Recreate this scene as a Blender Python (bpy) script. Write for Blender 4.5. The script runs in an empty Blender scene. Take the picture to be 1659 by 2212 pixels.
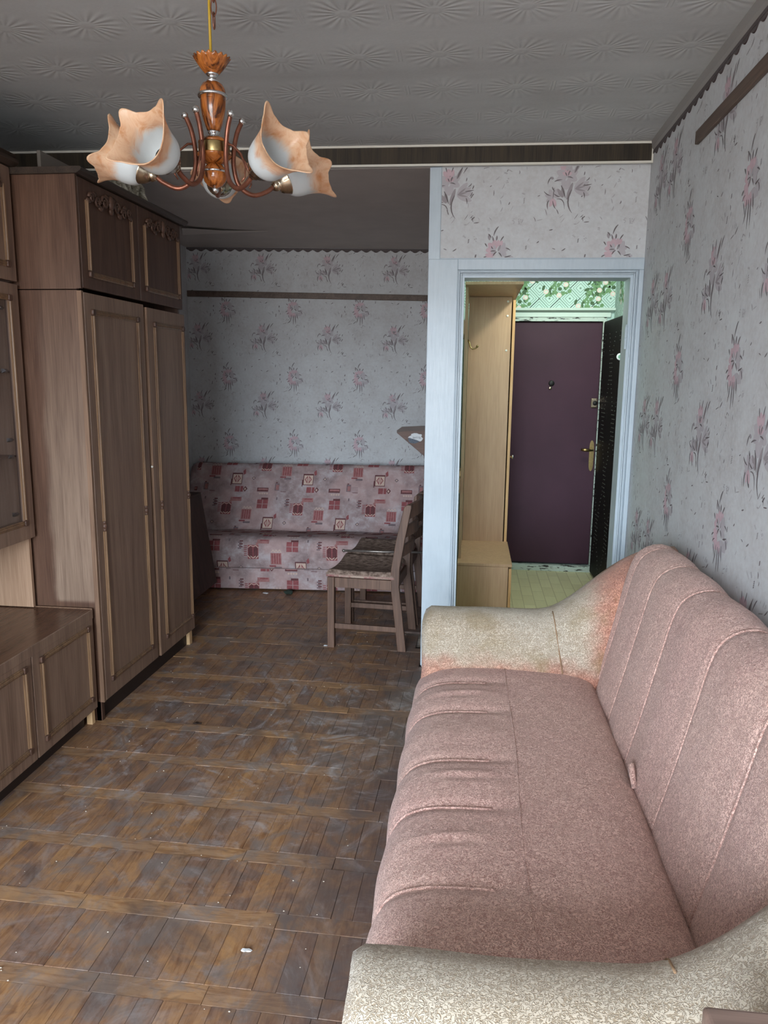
import bpy, math, random
from mathutils import Vector, Matrix
random.seed(7)
SC = bpy.context.scene
COL = SC.collection
# ------------------------------------------------------------------ camera
cd = bpy.data.cameras.new('camera'); cam = bpy.data.objects.new('camera', cd); COL.objects.link(cam)
SC.camera = cam
FPX, PITCH, YAW, ROLL, CAMH = 1628.9958, 0.1765, 0.1144, 0.0109, 1.4576
cd.sensor_fit = 'VERTICAL'; cd.sensor_height = 36.0; cd.lens = 36.0 * FPX / 2212.0
cd.clip_start = 0.02
_F = Vector((-math.sin(YAW)*math.cos(PITCH), math.cos(YAW)*math.cos(PITCH), -math.sin(PITCH)))
_R0 = Vector((math.cos(YAW), math.sin(YAW), 0)); _U0 = _R0.cross(_F)
_R = math.cos(ROLL)*_R0 + math.sin(ROLL)*_U0; _U = -math.sin(ROLL)*_R0 + math.cos(ROLL)*_U0
cam.matrix_world = Matrix(((_R.x, _U.x, -_F.x, 0), (_R.y, _U.y, -_F.y, 0), (_R.z, _U.z, -_F.z, CAMH), (0, 0, 0, 1)))
# ------------------------------------------------------------------ world, lights, exposure
wd = bpy.data.worlds.new('sky'); SC.world = wd; wd.use_nodes = True
# overcast daylight: bright sky above the horizon, dimmer ground and street below it
_bg = wd.node_tree.nodes['Background']; _tc = wd.node_tree.nodes.new('ShaderNodeTexCoord'); _sx = wd.node_tree.nodes.new('ShaderNodeSeparateXYZ'); _rp = wd.node_tree.nodes.new('ShaderNodeValToRGB')
_mr = wd.node_tree.nodes.new('ShaderNodeMapRange'); _mr.inputs[1].default_value = -1.0
wd.node_tree.links.new(_tc.outputs['Generated'], _sx.inputs[0]); wd.node_tree.links.new(_sx.outputs[2], _mr.inputs[0]); wd.node_tree.links.new(_mr.outputs[0], _rp.inputs[0]); wd.node_tree.links.new(_rp.outputs[0], _bg.inputs[0])
_e = _rp.color_ramp.elements; _e[0].position = 0.485; _e[0].color = (0.34, 0.335, 0.33, 1); _e[1].position = 0.53; _e[1].color = (0.78, 0.89, 1.0, 1)
_bg.inputs[1].default_value = 32.0
WX0, WX1, WZ0, WZ1 = -2.20, 0.25, 0.45, 2.36
def portal(name, loc, rot, sx, sy):
    l = bpy.data.lights.new(name, 'AREA'); l.shape = 'RECTANGLE'; l.size = sx; l.size_y = sy; l.cycles.is_portal = True
    o = bpy.data.objects.new(name, l); COL.objects.link(o); o.location = loc; o.rotation_euler = rot
portal('window_portal', ((WX0+WX1)/2, -2.32, (WZ0+WZ1)/2), (math.radians(90), 0, 0), WX1-WX0, WZ1-WZ0)
hl = bpy.data.lights.new('hall_lamp', 'POINT'); hl.energy = 30; hl.color = (0.90, 1.0, 0.92); hl.shadow_soft_size = 0.05
ho = bpy.data.objects.new('hall_lamp', hl); COL.objects.link(ho); ho.location = (0.64, 4.70, 2.36)
SC.view_settings.view_transform = 'Standard'; SC.view_settings.look = 'None'
SC.view_settings.gamma = 1.0; SC.view_settings.use_curve_mapping = False
SC.view_settings.exposure = 0.0

# ------------------------------------------------------------------ helpers
def lin(v): v /= 255.0; return v/12.92 if v <= 0.04045 else ((v+0.055)/1.055)**2.4
def C(r, g, b, k=1.0): return (lin(r)*k, lin(g)*k, lin(b)*k, 1.0)

class NT:
    def __init__(s, name, rough=0.6, spec=0.4):
        s.m = bpy.data.materials.new(name); s.m.use_nodes = True; s.t = s.m.node_tree
        s.b = s.t.nodes['Principled BSDF']; s.b.inputs['Roughness'].default_value = rough
        s.b.inputs['Specular IOR Level'].default_value = spec
        s.pos_ = None
    def n(s, ty, **kw):
        nd = s.t.nodes.new(ty)
        for k, v in kw.items(): setattr(nd, k, v)
        return nd
    def put(s, sock, v):
        if isinstance(v, bpy.types.NodeSocket): s.t.links.new(v, sock)
        else: sock.default_value = v
    def pos(s):
        if not s.pos_: s.pos_ = s.n('ShaderNodeNewGeometry').outputs['Position']
        return s.pos_
    def obj(s): return s.n('ShaderNodeTexCoord').outputs['Object']
    def rnd(s): return s.n('ShaderNodeObjectInfo').outputs['Random']
    def island(s): return s.n('ShaderNodeNewGeometry').outputs['Random Per Island']
    def attr(s, name): return s.n('ShaderNodeAttribute', attribute_name=name).outputs['Fac']
    def vmul(s, v, k):
        d = s.n('ShaderNodeVectorMath', operation='MULTIPLY'); s.put(d.inputs[0], v); d.inputs[1].default_value = k; return d.outputs[0]
    def vadd(s, v, w):
        d = s.n('ShaderNodeVectorMath', operation='ADD'); s.put(d.inputs[0], v); s.put(d.inputs[1], w); return d.outputs[0]
    def noise(s, v, scale, detail=3, rough=0.55, dist=0.0):
        d = s.n('ShaderNodeTexNoise'); s.put(d.inputs['Vector'], v); d.inputs['Scale'].default_value = scale
        d.inputs['Detail'].default_value = detail; d.inputs['Roughness'].default_value = rough; d.inputs['Distortion'].default_value = dist
        return d.outputs['Fac']
    def vor(s, v, scale, feature='F1'):
        d = s.n('ShaderNodeTexVoronoi', feature=feature); s.put(d.inputs['Vector'], v); d.inputs['Scale'].default_value = scale
        return d.outputs['Distance']
    def ramp(s, f, stops, interp='LINEAR'):
        d = s.n('ShaderNodeValToRGB'); s.put(d.inputs[0], f); e = d.color_ramp.elements; d.color_ramp.interpolation = interp
        while len(e) < len(stops): e.new(0.5)
        for q, (p, c) in zip(e, stops):
            q.position = p; q.color = c if len(c) == 4 else (*c, 1)
        return d.outputs[0]
    def rng(s, f, a, b, c=0.0, d_=1.0):
        d = s.n('ShaderNodeMapRange', interpolation_type='SMOOTHSTEP'); s.put(d.inputs[0], f)
        for i, x in enumerate((a, b, c, d_)): d.inputs[i+1].default_value = x
        return d.outputs[0]
    def mix(s, f, a, b, mode='MIX'):
        d = s.n('ShaderNodeMix', data_type='RGBA', blend_type=mode); s.put(d.inputs[0], f); s.put(d.inputs[6], a); s.put(d.inputs[7], b)
        return d.outputs[2]
    def math(s, op, a, b=0.0):
        d = s.n('ShaderNodeMath', operation=op); s.put(d.inputs[0], a); s.put(d.inputs[1], b); return d.outputs[0]
    def sep(s, v):
        d = s.n('ShaderNodeSeparateXYZ'); s.put(d.inputs[0], v); return d.outputs
    def col(s, c): s.put(s.b.inputs['Base Color'], c); return s
    def rough(s, c): s.put(s.b.inputs['Roughness'], c); return s
    def bump(s, h, dist=0.002, strength=1.0):
        d = s.n('ShaderNodeBump'); s.put(d.inputs['Height'], h); d.inputs['Distance'].default_value = dist; d.inputs['Strength'].default_value = strength
        s.put(s.b.inputs['Normal'], d.outputs[0]); return s

def plain(name, c, rough=0.6, spec=0.4, metal=0.0, var=0.0, scale=30):
    t = NT(name, rough, spec); t.b.inputs['Metallic'].default_value = metal
    if var:
        f = t.noise(t.pos(), scale, 4)
        t.col(t.ramp(f, [(0.3, tuple(x*(1-var) for x in c[:3])), (0.7, tuple(min(1, x*(1+var)) for x in c[:3]))]))
    else: t.b.inputs['Base Color'].default_value = c
    return t.m

def wood(name, dark, light, rough=0.45, axis=2, fine=260, bleach=None, obj=False, spec=0.4):
    t = NT(name, rough, spec); p = t.obj() if obj else t.pos()
    k1 = [26, 26, 26]; k1[axis] = 1.6; k2 = [fine]*3; k2[axis] = 7
    a = t.noise(t.vmul(p, k1), 1, 4, 0.6, 0.6); b = t.noise(t.vmul(p, k2), 1, 2, 0.5)
    f = t.math('ADD', t.math('MULTIPLY', a, 0.6), t.math('MULTIPLY', b, 0.4))
    c = t.ramp(f, [(0.36, dark), (0.62, light)])
    if bleach: c = bleach(t, c, f)
    t.col(c); t.bump(b, 0.0004, 0.5)
    return t.m

class MB:
    """collects geometry in world coordinates, builds ONE mesh object"""
    def __init__(s, tf=None): s.v = []; s.f = []; s.mi = []; s.tf = tf; s.at = []; s.cur = 0; s.av = 0.0
    def V(s, p):
        p = Vector(p)
        if s.tf: p = Vector(s.tf(p))
        s.v.append(p); s.at.append(s.av); return len(s.v)-1
    def F(s, ids): s.f.append(ids); s.mi.append(s.cur)
    def poly(s, pts): s.F([s.V(p) for p in pts]); return s
    def box(s, x0, x1, y0, y1, z0, z1, m=None):
        P = [(x0,y0,z0),(x1,y0,z0),(x1,y1,z0),(x0,y1,z0),(x0,y0,z1),(x1,y0,z1),(x1,y1,z1),(x0,y1,z1)]
        if m: P = [m @ Vector(p) for p in P]
        i = [s.V(p) for p in P]
        for q in ((0,3,2,1),(4,5,6,7),(0,1,5,4),(1,2,6,5),(2,3,7,6),(3,0,4,7)): s.F([i[k] for k in q])
        return s
    def prism(s, pts, d):
        """pts: planar loop of 3D points, d: extrusion vector"""
        d = Vector(d); a = [s.V(p) for p in pts]; b = [s.V(Vector(p)+d) for p in pts]; n = len(pts)
        s.F(a[::-1]); s.F(b)
        for i in range(n): s.F([a[i], a[(i+1) % n], b[(i+1) % n], b[i]])
        return s
    def grid(s, fn, nu, nv, closed_u=False, closed_v=False, att=None):
        ids = []
        for j in range(nv + (0 if closed_v else 1)):
            r = []
            for i in range(nu + (0 if closed_u else 1)):
                if att: s.av = att(i/nu, j/nv)
                r.append(s.V(fn(i/nu, j/nv)))
            ids.append(r)
        s.av = 0.0
        for j in range(nv):
            for i in range(nu):
                j2 = (j+1) % len(ids); i2 = (i+1) % len(ids[0])
                s.F([ids[j][i], ids[j][i2], ids[j2][i2], ids[j2][i]])
        return ids
    def lathe(s, c, prof, n=24, axis=None, cap=True, fn=None):
        c = Vector(c); az = (axis or Vector((0,0,1))).normalized()
        ax = az.orthogonal().normalized(); ay = az.cross(ax); rings = []
        for k, (r, h) in enumerate(prof):
            ring = []
            for i in range(n):
                t = 2*math.pi*i/n; rr, hh = (r, h) if not fn else fn(k, t, r, h)
                ring.append(s.V(c + az*hh + ax*(rr*math.cos(t)) + ay*(rr*math.sin(t))))
            rings.append(ring)
        for a, b in zip(rings, rings[1:]):
            for i in range(n): s.F([a[i], a[(i+1) % n], b[(i+1) % n], b[i]])
        if cap: s.F(rings[0][::-1]); s.F(rings[-1])
        return s
    def tube(s, pts, r, n=8, cap=True, closed=False):
        pts = [Vector(p) for p in pts]; rings = []; N = len(pts)
        up = None
        for i, p in enumerate(pts):
            if closed: d = (pts[(i+1) % N] - pts[i-1]).normalized()
            else: d = (pts[min(i+1, N-1)] - pts[max(i-1, 0)]).normalized()
            if up is None: up = d.orthogonal().normalized()
            up = (up - d*up.dot(d)).normalized(); w = d.cross(up)
            rr = r(i/(N-1)) if callable(r) else r
            rings.append([s.V(p + (up*math.cos(2*math.pi*k/n) + w*math.sin(2*math.pi*k/n))*rr) for k in range(n)])
        seq = list(zip(rings, rings[1:])) + ([(rings[-1], rings[0])] if closed else [])
        for a, b in seq:
            for k in range(n): s.F([a[k], a[(k+1) % n], b[(k+1) % n], b[k]])
        if cap and not closed: s.F(rings[0][::-1]); s.F(rings[-1])
        return s
    def ball(s, c, r, n=12, sc=(1,1,1)):
        c = Vector(c); m = n//2; ids = []
        top = s.V(c + Vector((0,0,r*sc[2]))); bot = s.V(c - Vector((0,0,r*sc[2])))
        for j in range(1, m):
            a = math.pi*j/m
            ids.append([s.V(c + Vector((r*sc[0]*math.sin(a)*math.cos(2*math.pi*i/n), r*sc[1]*math.sin(a)*math.sin(2*math.pi*i/n), r*sc[2]*math.cos(a)))) for i in range(n)])
        for i in range(n):
            s.F([top, ids[0][i], ids[0][(i+1) % n]]); s.F([bot, ids[-1][(i+1) % n], ids[-1][i]])
        for a, b in zip(ids, ids[1:]):
            for i in range(n): s.F([a[i], b[i], b[(i+1) % n], a[(i+1) % n]])
        return s
    def build(s, name, mat, parent=None, smooth=False, bev=0.0, seg=2, label=None, base=None):
        xs = [v.x for v in s.v]; ys = [v.y for v in s.v]; zs = [v.z for v in s.v]
        b = Vector(base) if base else Vector(((min(xs)+max(xs))/2, (min(ys)+max(ys))/2, min(zs)))
        me = bpy.data.meshes.new(name); me.from_pydata([v-b for v in s.v], [], s.f)
        mats = mat if isinstance(mat, (list, tuple)) else [mat]
        for m in mats: me.materials.append(m)
        if len(mats) > 1: me.polygons.foreach_set('material_index', s.mi)
        if any(s.at):
            a = me.attributes.new('t', 'FLOAT', 'POINT'); a.data.foreach_set('value', s.at)
        me.update()
        import bmesh
        bm = bmesh.new(); bm.from_mesh(me); bmesh.ops.recalc_face_normals(bm, faces=bm.faces); bm.to_mesh(me); bm.free()
        if smooth: me.polygons.foreach_set('use_smooth', [True]*len(me.polygons))
        o = bpy.data.objects.new(name, me); COL.objects.link(o)
        WB[o] = b
        if parent: o.parent = parent; o.location = b - WB[parent]
        else: o.location = b
        if bev:
            d = o.modifiers.new('bevel', 'BEVEL'); d.width = bev; d.segments = seg; d.limit_method = 'ANGLE'; d.angle_limit = math.radians(40)
        if label: o['label'] = label
        return o
WB = {}
def thing(name, loc, label, cat, group=None):
    o = bpy.data.objects.new(name, None); COL.objects.link(o); o.location = loc; WB[o] = Vector(loc); o.empty_display_size = 0.1
    return tag(o, label, cat, group)
def tag(o, label, cat, group=None, kind=None):
    o['label'] = label; o['category'] = cat
    if group: o['group'] = group
    if kind: o['kind'] = kind
    return o
def struct(o): o['kind'] = 'structure'; return o
def stuff(o): o['kind'] = 'stuff'; return o
def bx(name, mat, parent, *b, bev=0.0, tf=None, **k): return MB(tf).box(*b).build(name, mat, parent, bev=bev, **k)
def copy_tree(o, parent=None):
    c = o.copy(); COL.objects.link(c)
    if parent: c.parent = parent
    for ch in list(o.children): copy_tree(ch, c)
    return c

# the skewed planes of this old flat
DA = 0.0232
def dy(x): return 3.7178 + DA*(x-0.7622)            # front face of the doorway wall
def tdoor(p): return (p.x, dy(p.x)+p.y, p.z)        # local y = distance behind that face
def ay(x): return 5.82 + 0.10*(x+1.3)               # face of the alcove's end wall
XR, XL, CH, CA = 0.762, -2.25, 2.5, 2.41

# flat prints: polygons laid on a surface -----------------------------------
class Print:
    def __init__(s): s.polys = []
    def poly(s, pts, m, layer=0): s.polys.append((pts, m, layer))
    def rect(s, cx, cy, w, h, m, layer=0): s.poly([(cx-w/2,cy-h/2),(cx+w/2,cy-h/2),(cx+w/2,cy+h/2),(cx-w/2,cy+h/2)], m, layer)
    def ell(s, cx, cy, rx, ry, m, layer=0, n=10, rot=0.0):
        c, q = math.cos(rot), math.sin(rot)
        s.poly([(cx+rx*math.cos(t)*c-ry*math.sin(t)*q, cy+rx*math.cos(t)*q+ry*math.sin(t)*c) for t in [2*math.pi*i/n for i in range(n)]], m, layer)
    def stroke(s, pts, w, m, layer=0, n=6):
        if len(pts) == 2: p0, p2 = pts; p1 = ((p0[0]+p2[0])/2, (p0[1]+p2[1])/2)
        else: p0, p1, p2 = pts
        L, R = [], []
        for i in range(n+1):
            t = i/n; x = (1-t)**2*p0[0]+2*t*(1-t)*p1[0]+t*t*p2[0]; y = (1-t)**2*p0[1]+2*t*(1-t)*p1[1]+t*t*p2[1]
            dx = 2*(1-t)*(p1[0]-p0[0])+2*t*(p2[0]-p1[0]); dY = 2*(1-t)*(p1[1]-p0[1])+2*t*(p2[1]-p1[1]); l = math.hypot(dx, dY) or 1
            ww = w*0.5*(0.15+math.sin(math.pi*min(1, 0.12+t*0.85))); L.append((x-dY/l*ww, y+dx/l*ww)); R.append((x+dY/l*ww, y-dx/l*ww))
        for i in range(n): s.poly([L[i], L[i+1], R[i+1], R[i]], m, layer)
    def line(s, a, b, w, m, layer=0):
        dx, dY = b[0]-a[0], b[1]-a[1]; l = math.hypot(dx, dY) or 1; x, y = -dY/l*w/2, dx/l*w/2
        s.poly([(a[0]+x,a[1]+y),(b[0]+x,b[1]+y),(b[0]-x,b[1]-y),(a[0]-x,a[1]-y)], m, layer)
    def add(s, other, ox, oy, sc=1.0, clip=None):
        for pts, m, l in other.polys:
            q = [(ox+x*sc, oy+y*sc) for x, y in pts]
            if clip:
                for ax, lim, sg in ((0,clip[0],1),(0,clip[1],-1),(1,clip[2],1),(1,clip[3],-1)):
                    q = half(q, ax, lim, sg)
                    if len(q) < 3: break
            if len(q) >= 3: s.polys.append((q, m, l))
    def build(s, name, mats, parent, fn, off=0.0006, step=0.0003, bands=None):
        mb = MB()
        for idx, (pts, m, l) in enumerate(s.polys):
            parts = [pts]; lift = off+l*step+(idx % 14)*0.000014
            if bands:
                parts = []; lo = min(p[1] for p in pts); hi = max(p[1] for p in pts); k = math.floor(lo/bands)
                while k*bands < hi:
                    q = half(half(pts, 1, k*bands, 1), 1, (k+1)*bands, -1)
                    if len(q) >= 3: parts.append(q)
                    k += 1
            mb.cur = m
            for q in parts: mb.poly([fn(u, v, lift) for u, v in q])
        return stuff(mb.build(name, mats, parent))
def half(pts, ax, lim, sg):
    out = []
    for i, p in enumerate(pts):
        q = pts[(i+1) % len(pts)]; a = (p[ax]-lim)*sg; b = (q[ax]-lim)*sg
        if a >= 0: out.append(p)
        if (a >= 0) != (b >= 0):
            t = a/(a-b); out.append((p[0]+(q[0]-p[0])*t, p[1]+(q[1]-p[1])*t))
    return out

# ------------------------------------------------------------------ materials
def m_wallpaper():
    t = NT('wallpaper', 0.75, 0.2); p = t.pos()
    a = t.noise(p, 7, 4, 0.6); b = t.noise(p, 60, 3); w = t.math('ABSOLUTE', t.math('SUBTRACT', t.noise(p, 22, 2, 0.5, 1.5), 0.5))
    c = t.ramp(t.math('ADD', t.math('MULTIPLY', a, 0.6), t.math('MULTIPLY', b, 0.4)), [(0.35, C(192,191,191)), (0.5, C(201,202,203)), (0.68, C(208,211,212))])
    c = t.mix(t.rng(w, 0.0, 0.02, 0.22, 0.0), c, C(220,219,221)); t.col(c); t.bump(b, 0.0008, 0.4); return t.m
def m_ceiling():
    t = NT('embossed_ceiling_paper', 0.85, 0.15); p = t.pos(); x, y, z = t.sep(p)
    fx = t.math('SUBTRACT', t.math('FRACT', t.math('ADD', t.math('DIVIDE', t.math('SUBTRACT', x, 0.12), 0.264), 20.5)), 0.5)
    fy = t.math('SUBTRACT', t.math('FRACT', t.math('ADD', t.math('DIVIDE', t.math('SUBTRACT', y, 2.39), 0.303), 20.5)), 0.5)
    X = t.math('MULTIPLY', fx, 0.264); Y = t.math('MULTIPLY', fy, 0.303)
    r = t.math('SQRT', t.math('ADD', t.math('MULTIPLY', X, X), t.math('MULTIPLY', Y, Y))); th = t.math('ARCTAN2', Y, X)
    pet = t.math('COSINE', t.math('MULTIPLY', th, 18)); prof = t.math('MULTIPLY', t.rng(r, 0.022, 0.045), t.rng(r, 0.088, 0.125, 1, 0))
    h = t.math('MULTIPLY', t.math('ADD', t.math('MULTIPLY', pet, 0.5), 0.5), prof)
    core = t.rng(r, 0.012, 0.028, 0.7, 0)
    ln = t.math('MULTIPLY', t.rng(t.math('ABSOLUTE', t.math('SUBTRACT', t.math('ABSOLUTE', X), 0.126)), 0.001, 0.004, 0.5, 0), t.rng(t.math('ABSOLUTE', Y), 0.035, 0.05, 1, 0))
    h = t.math('ADD', t.math('ADD', h, core), ln)
    nz = t.noise(p, 90, 3); big = t.noise(t.vmul(p, (1.0, 3.0, 1)), 1.6, 3)
    t.bump(t.math('ADD', h, t.math('MULTIPLY', nz, 0.25)), 0.0014, 0.8)
    c = t.ramp(t.math('ADD', t.math('MULTIPLY', big, 0.8), t.math('MULTIPLY', nz, 0.2)), [(0.3, C(178,178,177)), (0.5, C(190,191,190)), (0.7, C(198,199,198))])
    t.col(c); return t.m
def m_paint(name, c0, c1, rough=0.35):
    t = NT(name, rough, 0.45); p = t.pos(); n = t.noise(p, 5, 4); s = t.noise(t.vmul(p, (90, 90, 10)), 1, 2)
    t.col(t.ramp(t.math('ADD', t.math('MULTIPLY', n, 0.7), t.math('MULTIPLY', s, 0.3)), [(0.3, c0), (0.6, c1)])); t.bump(s, 0.0012, 0.5); return t.m
def m_chipped():
    t = NT('chipped_frame_paint', 0.5); p = t.pos(); n = t.noise(t.vmul(p, (14, 30, 60)), 1, 4, 0.65)
    t.col(t.ramp(n, [(0.40, C(40,40,38)), (0.45, C(196,210,202))])); return t.m
def m_parquet(name, island, tan=0.0):
    t = NT(name, 0.42, 0.35); p = t.pos(); r = t.island() if island else t.rnd()
    r2 = t.math('FRACT', t.math('MULTIPLY', r, 17.31)); o = t.pos() if island else t.obj()
    sh = t.n('ShaderNodeCombineXYZ'); t.put(sh.inputs[0], t.math('MULTIPLY', r, 40)); t.put(sh.inputs[1], t.math('MULTIPLY', r2, 40))
    g = t.noise(t.vadd(t.vmul(o, (60, 7, 20)), sh.outputs[0]), 1, 5, 0.6, 1.4)
    fig = t.noise(t.vadd(t.vmul(o, (14, 9, 10)), sh.outputs[0]), 1, 3, 0.6, 2.0)
    base = t.ramp(r, [(0.0, C(128,104,90)), (0.3, C(140,112,92)), (0.6, C(152,120,92)), (0.85, C(162,126,90)), (1.0, C(178,138,92))])
    pf = t.math('ADD', t.noise(p, 4.6, 5, 0.62, 1.2), t.math('MULTIPLY', t.math('SUBTRACT', r2, 0.5), 0.16)); patch = t.ramp(pf, [(0.33, C(112,98,94)), (0.44, C(138,106,88)), (0.55, C(174,130,88)), (0.64, C(146,110,86)), (0.74, C(120,104,98))]); base = t.mix(0.58, base, patch)
    if tan: base = t.mix(tan, base, C(186,148,108))
    c = t.mix(t.rng(g, 0.42, 0.72), base, t.mix(1.0, base, C(214,198,184), 'MULTIPLY'))
    c = t.mix(t.math('MULTIPLY', t.rng(fig, 0.5, 0.7), 0.4), c, C(88,68,58))
    big = t.noise(p, 2.1, 4, 0.6, 0.5); med = t.noise(p, 7.5, 5, 0.65, 0.8)
    c = t.mix(t.math('MULTIPLY', t.rng(med, 0.48, 0.64), 0.6), c, C(126,119,116))            # grey wear
    c = t.mix(t.math('MULTIPLY', t.rng(big, 0.52, 0.66), 0.55), c, C(92,80,76))             # dark dirt
    ox, oy, oz = t.sep(p)
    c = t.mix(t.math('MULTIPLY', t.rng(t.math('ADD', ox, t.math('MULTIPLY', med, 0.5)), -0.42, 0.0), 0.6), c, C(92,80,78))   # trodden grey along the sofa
    gx = t.math('MULTIPLY', t.math('SUBTRACT', ox, -0.85), 1.0); gy = t.math('MULTIPLY', t.math('SUBTRACT', oy, 2.95), 0.9)
    d = t.math('SQRT', t.math('ADD', t.math('MULTIPLY', gx, gx), t.math('MULTIPLY', gy, gy)))
    sw = t.noise(p, 4.2, 7, 0.72, 2.8)
    dust = t.math('MULTIPLY', t.rng(sw, 0.48, 0.74), t.rng(d, 0.25, 1.1, 0.9, 0.3))
    c = t.mix(dust, c, C(178,172,172))
    fine = t.noise(p, 160, 2); c = t.mix(t.rng(fine, 0.68, 0.78, 0, 0.45), c, C(150,140,130))
    t.col(c); t.rough(t.rng(med, 0.3, 0.75, 0.34, 0.62)); t.bump(t.math('ADD', g, t.math('MULTIPLY', med, 0.6)), 0.0009, 0.5); return t.m
def m_velour(name, stain):
    t = NT(name, 0.9, 0.1); p = t.pos()
    w = t.math('ABSOLUTE', t.math('SUBTRACT', t.noise(p, 150, 2, 0.45, 1.3), 0.5)); worm = t.rng(w, 0.0, 0.10)
    big = t.noise(p, 3.2, 3, 0.6); cl = t.noise(p, 14, 4)
    if stain == 'pink':
        hi = t.ramp(big, [(0.3, C(224,182,170)), (0.7, C(229,192,177))]); lo = t.ramp(big, [(0.3, C(166,122,112)), (0.7, C(176,132,119))])
        c = t.mix(worm, lo, hi); c = t.mix(t.math('MULTIPLY', t.rng(cl, 0.45, 0.75), 0.35), c, C(188,150,136))
    else:
        hi = t.ramp(big, [(0.3, C(204,187,165)), (0.7, C(210,199,182))]); lo = t.ramp(big, [(0.3, C(164,144,118)), (0.7, C(173,155,133))])
        c = t.mix(worm, lo, hi); x, y, z = t.sep(p); nn = t.math('MULTIPLY', t.math('SUBTRACT', cl, 0.5), 0.10)
        far = t.rng(y, 1.6, 2.0)
        red = t.math('MAXIMUM', t.rng(t.math('ADD', x, nn), 0.40, 0.52), t.rng(t.math('ADD', z, nn), 0.40, 0.50, 1, 0))
        c = t.mix(t.math('MULTIPLY', t.math('MULTIPLY', red, far), 0.85), c, t.mix(worm, C(150,84,70), C(206,140,116)))
        ol = t.math('MULTIPLY', t.rng(t.noise(p, 6, 3), 0.5, 0.66), 0.5)
        c = t.mix(t.math('MULTIPLY', ol, far), c, C(150,128,88))
    t.col(c); t.b.inputs['Sheen Weight'].default_value = 0.25; t.b.inputs['Sheen Roughness'].default_value = 0.5
    t.bump(t.math('ADD', worm, t.math('MULTIPLY', cl, 0.8)), 0.0022, 0.7); return t.m
def m_fabric2():
    t = NT('printed_sofa_fabric', 0.85, 0.12); p = t.pos(); a = t.noise(p, 10, 6, 0.68, 0.15); b = t.noise(p, 3.5, 3)
    c = t.ramp(a, [(0.34, C(136,118,118)), (0.5, C(166,147,146)), (0.66, C(188,178,181))]); c = t.mix(t.rng(b, 0.42, 0.62), c, t.mix(0.5, c, C(196,164,160)))
    t.col(c); t.bump(t.noise(p, 500, 2), 0.0008, 0.4); return t.m
def m_chairseat():
    t = NT('worn_chair_fabric', 0.9, 0.1); p = t.obj(); a = t.noise(t.vmul(p, (30, 60, 30)), 1, 5, 0.7); z = t.sep(p)[2]
    c = t.ramp(a, [(0.36, C(84,68,60)), (0.52, C(138,118,106)), (0.7, C(182,162,148))]); c = t.mix(t.rng(z, 0.010, 0.022, 1, 0), c, t.ramp(a, [(0.4, C(186,166,150)), (0.6, C(150,100,100))]))
    t.col(c); return t.m
def m_shade():
    t = NT('tinted_lamp_glass', 0.3, 0.45); g = t.attr('t'); n = t.noise(t.pos(), 22, 4, 0.6, 1.0)
    f = t.rng(t.math('ADD', g, t.math('MULTIPLY', t.math('SUBTRACT', n, 0.5), 0.45)), 0.45, 0.72)
    tint = t.ramp(n, [(0.3, C(226,180,138)), (0.48, C(240,206,172)), (0.72, C(214,150,98))])
    c = t.mix(f, C(222,226,226), tint); t.col(c)
    tr = t.n('ShaderNodeBsdfTranslucent'); t.put(tr.inputs[0], c); mx = t.n('ShaderNodeMixShader'); mx.inputs[0].default_value = 0.4
    out = [q for q in t.t.nodes if q.type == 'OUTPUT_MATERIAL'][0]
    t.t.links.new(t.b.outputs[0], mx.inputs[1]); t.t.links.new(tr.outputs[0], mx.inputs[2]); t.t.links.new(mx.outputs[0], out.inputs[0]); return t.m
def m_lampwood():
    t = NT('lacquered_lamp_wood', 0.16, 0.6); p = t.pos(); w = t.noise(t.vmul(p, (34, 34, 9)), 1, 5, 0.6, 2.0)
    t.col(t.ramp(w, [(0.36, C(70,34,12)), (0.5, C(150,84,34)), (0.66, C(184,112,52))])); return t.m
def m_glass():
    t = NT('cabinet_glass', 0.05); t.b.inputs['Base Color'].default_value = (0.9, 0.92, 0.95, 1); t.b.inputs['Transmission Weight'].default_value = 1.0; t.b.inputs['IOR'].default_value = 1.12
    tr = t.n('ShaderNodeBsdfTransparent'); tr.inputs[0].default_value = (0.74, 0.74, 0.77, 1); gl = t.n('ShaderNodeBsdfGlossy'); gl.inputs['Roughness'].default_value = 0.08
    lw = t.n('ShaderNodeLayerWeight'); lw.inputs[0].default_value = 0.5; fr = t.n('ShaderNodeMath', operation='MULTIPLY_ADD'); t.put(fr.inputs[0], t.math('POWER', lw.outputs['Facing'], 5.0)); fr.inputs[1].default_value = 0.8; fr.inputs[2].default_value = 0.05; mx = t.n('ShaderNodeMixShader'); out = [q for q in t.t.nodes if q.type == 'OUTPUT_MATERIAL'][0]
    t.t.links.new(fr.outputs[0], mx.inputs[0]); t.t.links.new(tr.outputs[0], mx.inputs[1]); t.t.links.new(gl.outputs[0], mx.inputs[2]); t.t.links.new(mx.outputs[0], out.inputs[0]); return t.m
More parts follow.
